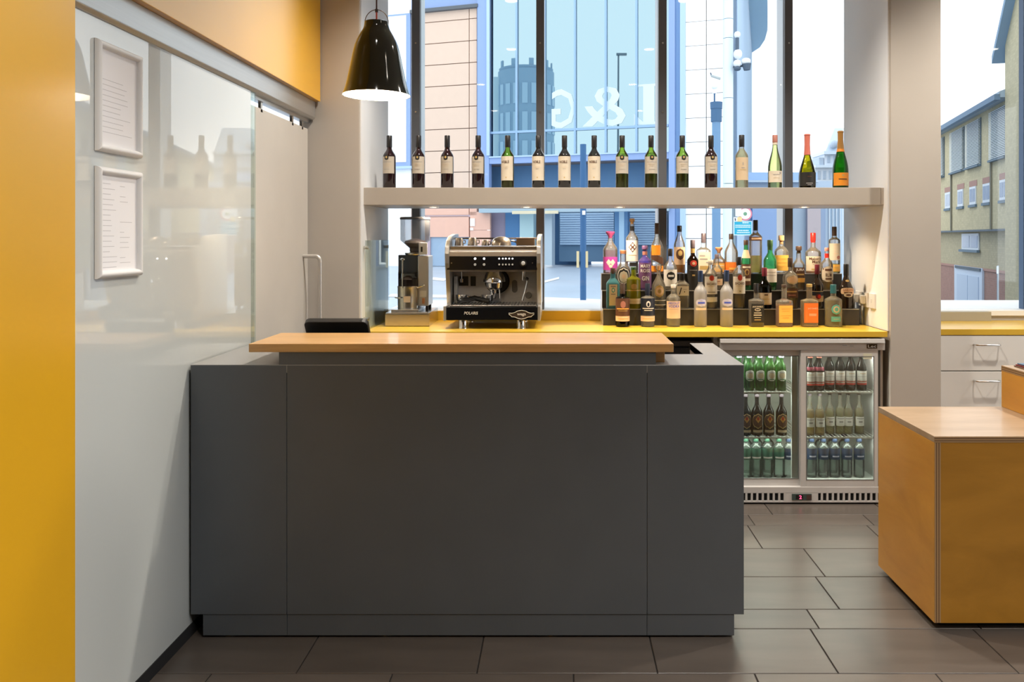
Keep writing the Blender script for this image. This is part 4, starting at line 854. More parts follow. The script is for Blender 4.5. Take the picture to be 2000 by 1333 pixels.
# row 3
spirit(3, 1217, 489, 29, label='clear gin bottle with pinkish stopper and round ornate cream medallion', glass=gl_clear, cap='copper', capz=.91, zs=.48, zn=.72, rn=.38, capr=1.15, labels=[A(z=(.12, .60), hw=.98, m='black', s='oval', t=[('white', 'oval', .36, 1.75, .43, 0, 1), ('black', 'oval', .36, 1.5, .37, 0, 2), ('cream', 'oval', .34, 1.15, .30, 0, 3), ('peach', 'oval', .35, .5, .13, 0, 4)])])
spirit(3, 1259.6, 480, 25, label='violet gin bottle with large white lettering', glass=gl_purple, cap='violet', capz=.86, capshape='stopper', zs=.64, zn=.78, rn=.36, capr=1.15, neck=('rose', .79, .87), labels=[A(z=(.05, .62), hw=1.4, m='violet_lab' if 'violet_lab' in C else 'violet', t=[('pwhite', 'MARY', .545, .78, .075), ('pwhite', 'ROSE', .44, .78, .075), ('pwhite', 'GIN', .27, .55, .10)])])
spirit(3, 1309, 486, 26, label='clear bottle with black cap and black oval badge on a cream label', glass=gl_clear, cap='capblack', capz=.82, zs=.52, zn=.78, rn=.30, capr=1.2, labels=[A(z=(.10, .50), hw=1.35, m='white', t=[('black', 'oval', .35, 1.3, .20), ('pwhite', 'bar', .35, .85, .05)])])
spirit(3, 1353, 469, 22, label='cognac bottle with dark cap, wine red shoulder and red seal', glass=gl_brown, liquid=('rum', .55), cap='capgrey', capz=.84, zs=.58, zn=.72, rn=.38, capr=1.1, neck=('gold', .74, .83), labels=[A(z=(.0, .50), hw=1.45, m='black', t=[('grey', 'bar', .40, 1.5, .01), ('gold', 'bar', .30, .5, .03)]), A(z=(.47, .60), hw=.6, m='red', s='oval', lift=2, n='seal', t=[('peach', 'oval', .535, .5, .06, 0, 4)])])
spirit(3, 1457, 469, 18, label='green whiskey bottle with metal pourer and dark gold label', glass=gl_bgreen, cap='capbrown', capz=.90, zs=.55, zn=.86, rn=.44, capr=1.15, neck=('peach', .64, .80), liquid=('dark', .50), labels=[A(z=(.10, .52), hw=1.4, m='brown', t=[('cream', 'bar', .46, 1.9, .035), ('gold', 'oval', .36, 1.0, .14), ('brown', 'oval', .36, .55, .08, 0, 3), ('cream', 'bar', .21, 1.7, .05)])])
spirit(3, 1504, 469, 25, label='bright green whiskey bottle with white label and green cap', glass=gl_bgreen, cap='gcap', capz=.87, zs=.58, zn=.76, rn=.38, e=.8, capr=1.15, liquid=('dark', .08), neck=('gcap', .80, .87), labels=[A(z=(.16, .43), hw=1.3, m='white', t=[('grey', 'bar', .36, 1.6, .008), ('grey', 'bar', .30, 1.6, .008)])])
spirit(3, 1560, 481, 23, label='whisky bottle with brown stopper, pale shoulder and black label with white capitals', glass=gl_clear, cap='capbrown', capz=.83, capshape='stopper', zs=.56, zn=.74, rn=.38, capr=1.15, liquid=('rum', .28), labels=[A(z=(.30, .52), hw=1.3, m='brown', t=[('pwhite', 'JURA', .46, .72, .07), ('gold', 'bar', .36, 1.4, .03)]), A(z=(.18, .28), hw=1.2, m='amberlab')])
spirit(3, 1615, 484, 23, label='clear rum bottle with red neck band and round black printed label', glass=gl_clear, cap='rose', capz=.92, zs=.60, zn=.78, rn=.34, capr=1.1, liquid=('gold', .20), neck=('redcap', .76, .86), labels=[A(z=(.20, .56), hw=1.25, m='cream', s='squircle', t=[('brown', 'bar', .48, 1.2, .05), ('brown', 'RUM', .36, .5, .09), ('brown', 'bar', .27, 1.1, .035), ('brown', 'oval', .50, .2, .05, -.9)])])
spirit(3, 1400, 497, 22, label='clear bottle with low peach and orange band, behind the pale vodka bottles', glass=gl_clear, liquid=('dark', .36), cap='capgrey', capz=.88, zs=.55, zn=.75, rn=.36, labels=[A(z=(.14, .32), hw=1.4, m='peach', t=[('rose', 'bar', .25, .8, .02)])])
# row 2
spirit(2, 1197, 524, 26, label='pale aqua gin bottle with beige label panel and grey cap', glass=gl_aqua, cap='capbrown', capz=.86, sq=5, dy=.8, zs=.60, zn=.76, rn=.38, e=.6, capr=1.0, labels=[A(z=(.08, .60), hw=.60, m='cream', t=[('grey', 'bar', .55, .75, .03), ('teal', 'oval', .46, .5, .13), ('pwhite', 'oval', .46, .26, .07, 0, 3), ('grey', 'bar', .36, .65, .03)])])
spirit(2, 1237.5, 522, 28, label='lime yellow gin bottle with gold print and cream strip', glass=gl_yellowgreen, cap='gcap', capz=.94, zs=.70, zn=.80, rn=.36, capr=1.08, liquid=('gold', .66), labels=[A(z=(.12, .245), hw=1.3, m='cream', t=[('tan', 'bar', .18, 1.4, .01)]), A(z=(.47, .60), hw=.42, m='gold', s='squircle', n='crest'), A(z=(.43, .455), hw=1.3, m='gold', n='print')])
spirit(2, 1286.5, 517, 27, label='clear vodka bottle with round gold filigree label', glass=gl_clear, cap='glassstop', capz=.84, capshape='ball', zs=.48, zn=.76, rn=.28, e=.75, capr=1.3, liquid=('clear', .5), labels=[A(z=(.26, .54), hw=.72, m='gold', s='oval', t=[('peach', 'oval', .40, 1.0, .19, 0, 2), ('gold', 'oval', .40, .5, .09, 0, 4)]), A(z=(.18, .20), hw=1.5, m='white', n='band'), A(z=(.08, .10), hw=1.5, m='white', n='band')])
spirit(2, 1332, 534, 27, label='squat clear bottle with white label bearing a large black slash figure', glass=gl_clear, sq=5, dy=.8, cap='capblack', capz=.80, zs=.66, zn=.79, rn=.40, e=.6, capr=1.05, liquid=('clear', .6), labels=[A(z=(.37, .64), hw=.86, m='white', t=[('black', '/', .50, .22, .20, -.35), ('black', 'oval', .48, .12, .05, .25), ('grey', 'bar', .66, 1.2, .025), ('grey', 'bar', .55, .5, .01, .3)])])
spirit(2, 1388, 508, 25, label='clear rum bottle with cream label and red round seal between the two frosted bottles', glass=gl_clear, cap='white', capz=.90, zs=.68, zn=.86, rn=.36, e=.8, capr=1.15, liquid=('clear', .7), labels=[A(z=(.30, .66), hw=1.3, m='white', t=[('red', 'oval', .63, .75, .12), ('brown', 'BACARDI', .51, .78, .05), ('tan', 'bar', .46, 1.3, .008), ('grey', 'bar', .34, 1.2, .02)]), A(z=(.14, .24), hw=1.3, m='white')])
spirit(2, 1443, 502, 24, label='dark rum bottle with cream label and red round seal, right of the frosted bottles', glass=gl_clear, cap='capblack', capz=.84, zs=.68, zn=.82, rn=.36, e=.8, capr=1.15, liquid=('dark', .30), labels=[A(z=(.29, .62), hw=1.3, m='white', t=[('red', 'oval', .60, .75, .12), ('brown', 'BACARDI', .49, .78, .05), ('tan', 'bar', .44, 1.3, .008), ('grey', 'bar', .34, .3, .02)])])
spirit(2, 1493, 523, 27, label='dark green bottle with red capped neck and cream label', glass=gl_dgreen, cap='maroon', capz=.79, zs=.50, zn=.72, rn=.34, e=.75, capr=1.1, liquid=('dark', .4), labels=[A(z=(.10, .39), hw=1.35, m='cream', t=[('gold', 'bar', .12, 2.0, .012), ('brown', 'bar', .34, .5, .03), ('gold', 'bar', .24, 1.2, .012)])])
spirit(2, 1543.5, 504, 29, label='round clear whisky decanter bottle with embossed oval shield', glass=gl_clear, cap='capbrown', capz=.82, zs=.62, zn=.76, rn=.26, e=.6, capr=1.3, liquid=('dark', .42), labels=[A(z=(.48, .66), hw=.9, m='tan', s='oval', cx=.15, t=[('peach', 'oval', .57, 1.3, .12, .15, 1)]), A(z=(.22, .40), hw=1.2, m='brown', t=[('gold', 'bar', .34, 1.4, .03), ('rose', 'bar', .27, 1.0, .02)])])
spirit(2, 1596, 517, 23, label='dark wine coloured bottle with maroon capsule and red emblem on its label', glass=bk_brown, cap='maroon', capz=.78, zs=.52, zn=.72, rn=.38, capr=1.08, labels=[A(z=(.16, .40), hw=1.3, m='tan', t=[('navy', 'bar', .34, 2.4, .09), ('maroon', 'oval', .28, .9, .13, -.1), ('redcap', 'oval', .28, .5, .09, .05, 3)])])
spirit(2, 1652.5, 516, 28, label='dark brown cream liqueur bottle with oval picture label at the right end', glass=bk_brown, cap='capblack', capz=.74, zs=.38, zn=.74, rn=.32, e=.85, capr=1.1, labels=[A(z=(.31, .47), hw=1.1, m='peach', s='squircle', t=[('rose', 'BAILEYS', .42, .72, .05), ('brown', 'bar', .36, 1.2, .03)]), A(z=(.26, .36), hw=.62, m='cream', s='oval', lift=3, n='picture_label', t=[('brown', 'oval', .31, .7, .05, 0, 5)]), A(z=(.60, .65), hw=.5, m='gold', n='neck_emblem', s='oval', follow=True)])
# row 1
spirit(1, 1216, 554, 27, label='dark rum bottle with reddish emblem and cream strip at the left front', glass=gl_brown, cap='capbrown', capz=.76, zs=.66, zn=.72, rn=.34, capr=1.1, e=.7, liquid=('dark', .66), neck=('capbrown', .76, .93), labels=[A(z=(.25, .66), hw=1.5, m='brown', t=[('rose', 'oval', .52, .75, .17), ('amberlab', 'bar', .42, 2.0, .03), ('gold', 'bar', .375, 1.4, .012)]), A(z=(.13, .25), hw=1.5, m='peach', n='strip_label', t=[('amberlab', 'bar', .19, 1.8, .012)])])
spirit(1, 1265, 554, 27, label='navy labelled rum bottle with white emblem and cream strip', glass=gl_clear, cap='navy', capz=.76, zs=.66, zn=.72, rn=.32, capr=1.2, e=.7, liquid=('dark', .24), neck=('navy', .72, .80), labels=[A(z=(.27, .66), hw=1.5, m='navy', t=[('pwhite', 'oval', .53, .62, .15), ('navy', 'oval', .52, .3, .09, 0, 3), ('pwhite', 'bar', .43, 1.8, .02), ('pwhite', 'bar', .385, 1.2, .015)]), A(z=(.13, .25), hw=1.5, m='peach', n='strip_label', t=[('amberlab', 'bar', .19, 1.8, .012)])])
spirit(1, 1315, 556, 27, label='clear vodka bottle with blue capital lettering on its peach label', glass=gl_clear, cap='white', capz=.92, zs=.66, zn=.78, rn=.35, e=.55, capr=1.05, liquid=('pale', .20), labels=[A(z=(.20, .61), hw=1.3, m='peach', t=[('blue', 'ABSOLUT', .565, .90, .055), ('blue', 'VODKA', .49, .82, .065), ('grey', 'bar', .42, 1.5, .008), ('tan', 'bar', .38, 1.5, .008), ('tan', 'bar', .34, 1.5, .008)])])
for px, tp_, lb in ((1368, 529, 'pale frosted vodka bottle with blue cap, left of the two'), (1419, 528, 'pale frosted vodka bottle with blue cap, right of the two')):
    spirit(1, px, tp_, 25, label=lb, glass=gl_frost, cap='kblue', capz=.80, zs=.60, zn=.78, rn=.36, e=.85, capr=1.12, labels=[A(z=(.36, .50), hw=.9, m='lilac', s='oval', n='blue_print', t=[('blue', 'bar', .43, 1.1, .03)]), A(z=(.30, .34), hw=.9, m='peach', n='script_print')])
jd = dict(sq=6, dy=.82, zs=.60, zn=.66, rn=.33, e=.7, capr=1.12)
spirit(1, 1477, 554, 28, label='square whiskey bottle with black label and black cap', glass=gl_clear, cap='capblack', capz=.78, liquid=('dark', .58), labels=[A(z=(.10, .53), hw=.86, m='black', t=[('cream', "JACK DANIEL'S", .465, .72, .05), ('cream', 'oval', .40, .8, .07), ('black', 'bar', .40, .6, .03), ('cream', 'bar', .325, 1.0, .018), ('cream', 'bar', .275, 1.1, .02), ('cream', 'bar', .22, .9, .012), ('gold', 'bar', .165, .9, .02)])], **jd)
spirit(1, 1531.5, 556, 30, label='square whiskey bottle with honey yellow label', glass=gl_clear, cap='capbrown', capz=.93, liquid=('amber', .52), labels=[A(z=(.10, .51), hw=.93, m='yellow', t=[('amberlab', 'bar', .43, 1.1, .02), ('amberlab', 'bar', .38, .9, .015), ('amberlab', 'bar', .27, 1.3, .012), ('amberlab', 'bar', .22, .8, .03)])], **jd)
spirit(1, 1580.5, 555, 31, label='square whiskey bottle with fiery orange red label', glass=gl_clear, cap='gold', capz=.93, liquid=('gold', .90), labels=[A(z=(.10, .56), hw=.93, m='fire', t=[('peach', "JACK DANIEL'S", .43, .62, .05, .2), ('peach', 'bar', .30, .9, .015, .2), ('peach', 'bar', .27, .9, .012, .2), ('amberlab', 'bar', .30, .03, .34, -.55)])], **jd)
spirit(1, 1627.5, 556, 32, label='clear tequila bottle with teal cap and teal circular label', glass=gl_clear, cap='tealcap', capz=.79, sq=3, dy=.85, zs=.63, zn=.72, rn=.33, e=.6, capr=1.1, liquid=('pale', .62), labels=[A(z=(.30, .54), hw=.58, m='teal', s='oval', cx=.05, t=[('tan', 'oval', .42, .75, .16, .05, 2), ('teal', 'oval', .42, .45, .10, .05, 4)]), A(z=(.13, .25), hw=.6, m='teal', n='lower_label', cx=.05, t=[('tan', 'bar', .19, .7, .01)])])

# ---- bottles in the fridge
def chilled(px, zb_, Y, H, w_, **k):
    return bottle('chilled_bottle', (X(px, 4.62)+0, Y, zb_), H, w_*4.62/F, cat='bottle', n=16, **k)
zq = [.6095, .356, .1175]
heine = lambda: [A(z=(.27, .57), hw=1.05, m='white', s='squircle', t=[('tan', 'oval', .42, 1.3, .17), ('grey', 'bar', .50, 1.2, .02), ('green', 'bar', .32, 1.2, .02)])]
names = ['first', 'second', 'third', 'fourth', 'fifth', 'sixth']
for i, px in enumerate((1444, 1464, 1484.5, 1506, 1526.5)):
    chilled(px, zq[0], 4.625, .206, 18, label='silver-capped green beer bottle, %s from the left on the top fridge shelf' % names[i], glass=gl_beer, liquid=('pale', .72), cap='lilac', capz=.90, capr=1.25, zs=.60, zn=.84, rn=.42, group='green beer bottles in the fridge', labels=heine())
for i, px in enumerate((1444, 1464, 1484.5, 1506, 1526.5)):
    chilled(px, zq[0], 4.70, .206, 18, label='green beer bottle in the second row on the top fridge shelf', glass=gl_beer, cap='lilac', capz=.90, capr=1.25, zs=.60, zn=.84, rn=.42, group='green beer bottles behind the front row')
gl_bud = G('glass_dark_amber', (.16, .08, .03), (.05, .03, .02))
for i, px in enumerate((1583, 1600.5, 1622, 1643, 1663, 1685)):
    chilled(px, zq[0], 4.625 if i < 2 else 4.64, .212 if i > 1 else .203, 19, label='red-capped beer bottle with white label, %s from the left, right fridge door' % names[i], glass=gl_bud, cap='salmon', capz=.91, capr=1.2, zs=.56, zn=.84, rn=.40, neck=('maroon', .56, .66) if i < 2 else None, group='red capped beer bottles in the fridge', labels=[A(z=(.20, .52), hw=1.35, m='white', t=[('grey', 'bar', .37, 2.2, .008), ('tan', 'bar', .45, 1.2, .02), ('rose', 'bar', .24, 2.4, .04)]), A(z=(.15, .20), hw=1.35, m='red', n='lower_band')])
for i, px in enumerate((1609, 1631, 1652, 1674)):
    chilled(px, zq[0], 4.72, .212, 19, label='red capped beer bottle in the second row behind the right fridge door', glass=gl_bud, cap='salmon', capz=.91, capr=1.2, zs=.56, zn=.84, rn=.40, group='red capped beer bottles behind the front row')
for i, px in enumerate((1457, 1479, 1502, 1527)):
    chilled(px, zq[1], 4.63, .232, 22, label='brown beer bottle with oval gold label, %s from the left, middle fridge shelf' % names[i], glass=gl_brown, liquid=('dark', .6), cap='capgrey', capz=.93, capr=1.2, zs=.52, zn=.78, rn=.36, group='brown beer bottles in the fridge', labels=[A(z=(.17, .54), hw=1.05, m='gold', s='oval', t=[('brown', 'oval', .36, 1.85, .33, 0, 1), ('amberlab', 'diamond', .40, .9, .18, 0, 3), ('red', 'oval', .42, .4, .09, 0, 4), ('green', 'bar', .27, 1.2, .04, 0)]), A(z=(.08, .14), hw=.9, m='tan', n='lower_label')])
for i, px in enumerate((1582.5, 1602, 1625, 1645, 1661, 1683)):
    chilled(px, zq[1], 4.63 if i < 2 else 4.66, .236, 18, label='clear bottle with square white label, %s from the left, middle fridge shelf' % names[i], glass=gl_clear, liquid=('gold' if i < 2 else 'pale', .60), cap='capgrey', capz=.94, capr=1.2, zs=.50, zn=.80, rn=.36, group='clear cider bottles in the fridge', labels=[A(z=(.20, .42), hw=1.15, m='white', t=[('grey', 'bar', .375, 1.6, .02), ('grey', 'bar', .30, .8, .04)])])
for i, px in enumerate((1457, 1477, 1499, 1522)):
    chilled(px, zq[2], 4.63, .224, 21, label='clear water bottle with green cap, %s from the left on the fridge floor' % names[i], glass=gl_petgreen, liquid=('clear', .80), cap='label_green', capz=.90, capr=1.25, zs=.74, zn=.87, rn=.42, e=.7, group='green capped water bottles in the fridge', labels=[A(z=(.46, .74), hw=1.5, m='label_green', t=[('white', 'bar', .51, 1.8, .04)])])
for i, px in enumerate((1541, 1586, 1609, 1631, 1655, 1679)):
    chilled(px, zq[2], 4.63, .222, 20.5, label='clear water bottle with navy band, %s from the left on the fridge floor' % names[i], glass=gl_pet, liquid=('clear', .80), cap='label_blue', capz=.90, capr=1.25, zs=.74, zn=.87, rn=.42, e=.7, group='blue labelled water bottles in the fridge', labels=[A(z=(.46, .74), hw=1.5, m='label_blue', t=[('lilac', 'bar', .545, 1.3, .035)])])
for i, px in enumerate((1466, 1488, 1510, 1590, 1613, 1636, 1660)):
    chilled(px, zq[2], 4.72, .222, 22, label='water bottle in the second row on the fridge floor', glass=gl_pet, liquid=('clear', .80), cap='label_blue', capz=.90, capr=1.25, zs=.74, zn=.87, rn=.42, e=.7, group='water bottles behind the front row')
# ------------------------------------------------------------------ outside: street, buildings across the road
def E(name, h, k=1.38, rough=.7, **kw):
    c = rgb(h); return P(name, tuple(min(.92, v/k) for v in c), rough, **kw)
street = struct(MB().add([(-40, 6.05, -.35), (6.5, 6.05, -.35), (6.5, 25.5, .62), (-40, 40, .62)], [(0, 1, 2, 3)]).build('road', P('wet_asphalt', (.38, .46, .56), .45, var=.06, vscale=.8)), 'pale grey road outside the window')
struct(MB().add([(6.5, 6.05, -.35), (6.6, 6.05, -2.6), (90, 6.05, -2.6), (90, 120, -2.6), (6.6, 120, -2.6), (6.5, 25.5, .62)], [(0, 1, 4, 5), (1, 2, 3, 4)]).build('pavement', P('yard_paving', (.35, .36, .38), .7)), 'lower yard outside the right window')
def rz(Y): return -.35+.97*(Y-6.05)/19.45+.008
mk = P('road_paint', (.78, .80, .82), .6)
def mark(pts, w_):
    vs = []; 
    for (px, Y) in pts: x = X(px, Y); vs += [(x, Y-w_, rz(Y-w_)), (x, Y+w_, rz(Y+w_))]
    MB().add(vs, [(2*i, 2*i+2, 2*i+3, 2*i+1) for i in range(len(pts)-1)]).build('road_marking', mk, street)
mark([(760, 17.6), (1010, 17.2), (1190, 16.6)], .25); mark([(1160, 14.2), (1200, 16.6)], .22); mark([(1062, 20.4), (1092, 21.4)], .25); mark([(820, 21.6), (870, 20.9)], .3)
# office building with the blue framed glass front
FO = Vector((0, 25, 0)); FA = math.atan2(-.3088, .9512); fu = (.9512, -.3088)
def fs(px, d=0.0):
    r = (px-VX)/F; return (r*(25+.951*d)-.309*d)/(.951+.309*r)
def fY(s, d=0.0): return 25-.309*s+.951*d
def fz(px, py, d=0.0): return EYE-(py-VY)*fY(fs(px, d), d)/F
ob = thing('office_building', 'office block across the street with peach cladding, pale blue frames and mirrored glazing', 'building', tuple(FO), rotz=FA, local=True)
def fbox(name, m, px0, py0, px1, py1, d0=0.0, d1=.3, par=None, bevel=0, pm=None):
    pm = pm or (px0+px1)/2; return box(name, m, par or ob, fs(px0, d0), fs(px1, d0), d0, d1, fz(pm, py1, d0), fz(pm, py0, d0), bevel)
peach = E('peach_cladding', 'fbdec9', 1.45, var=.02); peach2 = E('peach_cladding_low', 'ffcdb8', 1.4, var=.02)
pw = E('white_cladding', 'ffffff', 1.08); blu = E('periwinkle_frame', '9fbdf2', 1.5, rough=.4); blu2 = E('pale_blue_frame', 'bcd9fb', 1.3, rough=.4)
gap = E('joint_grey', '9a8a84', 1.5)
mirror = bpy.data.materials.new('mirrored_glass'); mirror.use_nodes = True
b_ = mirror.node_tree.nodes['Principled BSDF']; b_.inputs['Metallic'].default_value = 1; b_.inputs['Roughness'].default_value = .01; b_.inputs['Base Color'].default_value = (.29, .40, .445, 1)
# backing wall
fbox('backing', gap, 700, -160, 935, 520, .12, .8, pm=820); fbox('backing', gap, 935, -160, 1306, 318, .12, .8, pm=1100); fbox('backing', gap, 1306, -160, 1425, 520, .12, .8, pm=1360)
z0c = fz(827, 45); dz = .697
for c0, c1 in ((804, 916), (916.6, 931.5)):
    for k in range(-10, 1):
        za, zb_ = z0c+dz*k, z0c+dz*(k+1)
        if zb_ < 2.2 and c0 > 900: continue
        if zb_ < 2.0: continue
        if k == 0: zb_ = fz(870, 19)
        box('cladding_panel', peach if za > 2.3 else peach2, ob, fs(c0)+.008, fs(c1)-.008, 0, .1, za+.012, zb_-.012)
fbox('parapet', E('parapet_grey', '6e767e', 1.6), 800, 13, 932, 19.5, -.15, .3); fbox('roof_band', blu, 800, -60, 932, 13, .05, .3)
# glazed front
fbox('frame_post', blu, 932, -160, 955, 400, -.10, .12)
fbox('frame_post', blu2, 950, -160, 956, 304, -.14, -.10)
fbox('frame_beam', blu, 955, 304, 1330, 316, -.08, .12, pm=1100)
fbox('frame_beam', blu2, 955, 301, 1306, 304, -.12, -.08, pm=1100)
fbox('frame_head', blu, 955, -160, 1306, -40, -.08, .12, pm=1100)
fbox('glazing', mirror, 956, -40, 1306, 302, .02, .05, pm=1100)
mull = E('thin_mullion', '9fc4ea', 1.35, rough=.4)
for px in (1009.5, 1064, 1123.5, 1183.5, 1243.5): box('mullion', mull, ob, fs(px)-.03, fs(px)+.03, -.05, .02, fz(1100, 301), fz(1100, -40))
zt_ = fz(1100, 254); box('transom', mull, ob, fs(956), fs(1306), -.045, .02, zt_-.035, zt_+.035)
fbox('frame_post', blu, 1306, -160, 1318, 520, -.10, .12); fbox('frame_post', E('frame_shadow_blue', '86aee0', 1.4), 1318, -160, 1328, 520, -.02, .12); fbox('frame_post', blu2, 1328, -160, 1338, 520, -.10, .12)
# reflected sign, its mirror-written letters laid on the glass in pale colour
ltr = P('sign_reflection', (.58, .68, .72), .6)
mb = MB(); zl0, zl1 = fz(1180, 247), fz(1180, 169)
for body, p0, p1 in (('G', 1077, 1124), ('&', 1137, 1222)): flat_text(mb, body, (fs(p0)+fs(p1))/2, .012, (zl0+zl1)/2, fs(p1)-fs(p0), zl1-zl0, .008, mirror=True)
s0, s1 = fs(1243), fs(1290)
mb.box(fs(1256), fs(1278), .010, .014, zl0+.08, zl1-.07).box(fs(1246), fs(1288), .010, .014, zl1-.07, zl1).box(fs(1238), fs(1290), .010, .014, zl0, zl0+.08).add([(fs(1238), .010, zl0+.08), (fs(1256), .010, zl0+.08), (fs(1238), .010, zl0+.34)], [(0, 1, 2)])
mb.build('sign_reflection_letters', ltr, ob)
# white cladding on the right
for c0, c1 in ((1338.5, 1379), (1379.6, 1414)):
    for k in range(-11, 6):
        za = fz(1340, 43.7)+.703*k
        box('cladding_panel', pw, ob, fs(c0)+.006, fs(c1)-.006, 0, .1, za+.008, za+.695)
# white building part at the far left
wg = E('white_render', 'ffffff', 1.05)
fbox('render_wall', wg, 690, -160, 803, 520, .02, .12); fbox('window_frame', blu, 745, 28, 801, 325, -.06, .02); fbox('window_glass', E('sky_white_glass', 'ffffff', 1.08, rough=.2), 700, 34, 793, 318, -.08, -.05); fbox('window_sill', blu2, 740, 325, 803, 330, -.2, .02)  # white pane colour stands in for the sky it reflects
# street level
low = [('shop_recess', '5b87b4', 935, 318, 1306, 408, .9), ('door_leaf', 'a3bcd6', 840, 424, 878, 520, .06), ('door_leaf', 'a3bcd6', 878.6, 424, 917, 520, .06), ('mauve_pier', '958da4', 958, 414, 987, 520, .3), ('blue_pier', '4c80b2', 987, 414, 1015, 520, .25), ('mint_pier', 'b8d8de', 1015, 414, 1042, 520, .2),
       ('pale_post', 'b9cbd8', 1064, 414, 1078, 518, .1), ('dark_bay', '44719c', 1078, 408, 1150, 520, 1.6), ('canopy_strip', 'a9c0cf', 935, 404, 1306, 414, -.3), ('garage_recess', '5b7f9f', 1092, 408, 1306, 512, 1.0), ('blue_column', '5684b2', 1200, 408, 1209, 512, .2), ('pale_column', 'a8cbe6', 1209, 408, 1219, 512, .2), ('blue_column', '5684b2', 1219, 408, 1226, 512, .2)]
for n_, h, a, b, c, d, dd in low: fbox(n_, E('ext_'+h, h, 1.25), a, b, c, d, dd, dd+.3)
for r_ in range(3):
    fbox('cladding_panel', peach2, 918, 414+36*r_, 957, 449.5+36*r_, 0, .1)
fbox('cladding_panel', peach2, 804, 424, 832, 520, 0, .1); fbox('door_frame', E('door_frame_pink', 'c9b4c0', 1.3), 831, 420, 918, 424.5, 0, .1); fbox('door_frame', E('door_frame_pink', 'c9b4c0'), 831, 424, 840, 520, .0, .1)
fbox('door_sign', E('sign_dark', '4d6478', 1.4), 869, 429, 905, 432, .03, .06); fbox('wall_notice', pw, 918, 427, 927, 442, -.03, 0); fbox('wall_notice', pw, 918, 445, 924, 450, -.03, 0)
# roller shutter slats
for a, c in ((1094, 1199), (1227, 1303)):
    s_a, s_b = fs(a, .9), fs(c, .9); z_a, z_b = fz((a+c)/2, 479, .9), fz((a+c)/2, 416, .9); n = 14
    for i in range(n): MB().prism([(.92, z_a+(z_b-z_a)*i/n), (.88, z_a+(z_b-z_a)*(i+.2)/n), (.88, z_a+(z_b-z_a)*(i+.85)/n), (.92, z_a+(z_b-z_a)*(i+1)/n)], 'x', s_a, s_b).build('slat', E('shutter_blue', 'a9c6e2', 1.15), ob)
fbox('lit_shop_sign', P('shop_sign_cream', (.62, .56, .40), .6), 1000, 412, 1090, 418, -.35, -.3)
# fins and curved canopy on the receding side
dv = Vector((6.7, 26.7)).normalized(); c0 = Vector((X(1432, 23.3), 23.3))
fin1 = E('fin_blue', '7fa3d0', 1.3); fin2 = E('fin_pale', 'cfe4f6', 1.2)
cw = thing('curved_canopy_wing', 'pale blue finned wing of the office block with a curved overhanging roof', 'building', (c0.x, c0.y, 0))
q = c0+dv*27.4
MB().add([(c0.x+.1, c0.y, -2.6), (q.x+.1, q.y, -2.6), (q.x+.1, q.y, 12.8), (c0.x+.1, c0.y, 12.8), (c0.x+2, c0.y+6, -2.6), (q.x-3, q.y+1, -2.6), (q.x-3, q.y+1, 12.8), (c0.x-1, c0.y+6, 12.8)], [(0, 1, 2, 3)]).build('wall', fin1, cw)
for i in range(26):
    p = c0+dv*(1.0*i+.5); r_ = .16
    MB().box(p.x-.10, p.x+.12, p.y-.12, p.y+.14, -2.6, 12.7).build('fin', fin2, cw)
inner_ = [c0+dv*t for t in (0, 8, 16, 24, 27.6)]
outer_ = [Vector((X(1503, 40), 28)), Vector((X(1500, 33), 33)), Vector((X(1499, 38.7), 38.7)), Vector((X(1499.5, 42), 42)), Vector((X(1499, 44.4), 44.4)), Vector((X(1494, 46.5), 46.5)), Vector((X(1484, 48.4), 48.4))]
poly = [(p.x, p.y) for p in inner_]+[(p.x, p.y) for p in reversed(outer_)]
MB().prism(poly, 'z', 12.8, 13.3).build('roof_slab', E('canopy_soffit', '9ebfd2', .70), cw)
# round column, cameras, lamps
rcx = X(1422, 22.9)
rcn = thing('round_column', 'tall round pale blue column at the corner of the office block', 'column', (rcx, 22.9, 0))
colm = E('column_pale', 'e2f2fd', 1.15)
for za, zb_ in ((-.2, 3.0), (3.01, 5.4), (5.41, 7.08), (7.09, 7.62), (7.63, 8.3), (8.31, 14)): MB().lathe([(.143, za), (.143, zb_-.006)], rcx, 22.9, 0, 24).build('segment', colm, rcn, smooth=True)
cc = thing('security_cameras', 'cluster of white dome security cameras on the round column', 'camera', (X(1437, 22.6), 22.6, Z(100, 22.6)))
wcam = E('camera_white', 'f4f8fb', 1.2); dcam = E('camera_dark', '5a6f86', 1.6)
def cpt(px, py, Y=22.6): return at(px, py, Y)
MB().sphere(cpt(1440, 68), .09, 14, 8, 1.1).build('dome', wcam, cc, smooth=True); MB().cyl(cpt(1440, 74), cpt(1440, 100), .05, 10).build('bracket', dcam, cc)
MB().sphere(cpt(1441, 106), .12, 14, 8, 1.2).build('dome', wcam, cc, smooth=True); MB().sphere(cpt(1440, 124), .11, 14, 8).build('dome', wcam, cc, smooth=True)
MB().sphere(cpt(1440, 134), .10, 12, 8, .7).build('lens', dcam, cc, smooth=True); MB().sphere(cpt(1457, 120), .13, 14, 8, .8).build('dome', wcam, cc, smooth=True); MB().cyl(cpt(1458, 125), cpt(1459, 137), .13, 12, .09).build('housing', dcam, cc)
MB().cyl((rcx+.146, 22.86, Z(129, 22.7)), cpt(1456, 128), .03, 8).build('arm', dcam, cc)
c2 = thing('security_camera', 'small white bullet security camera on the white cladding', 'camera', tuple(at(1397, 150, 23.2)))
MB().cyl(at(1389, 148, 23.0), at(1407, 154, 23.0), .035, 10).build('body', E('cam_grey', 'c9d2d2'), c2); MB().cyl(at(1388, 143, 23.4), at(1390, 149, 23.0), .02, 8).build('bracket', dcam, c2)
YL = 18.0
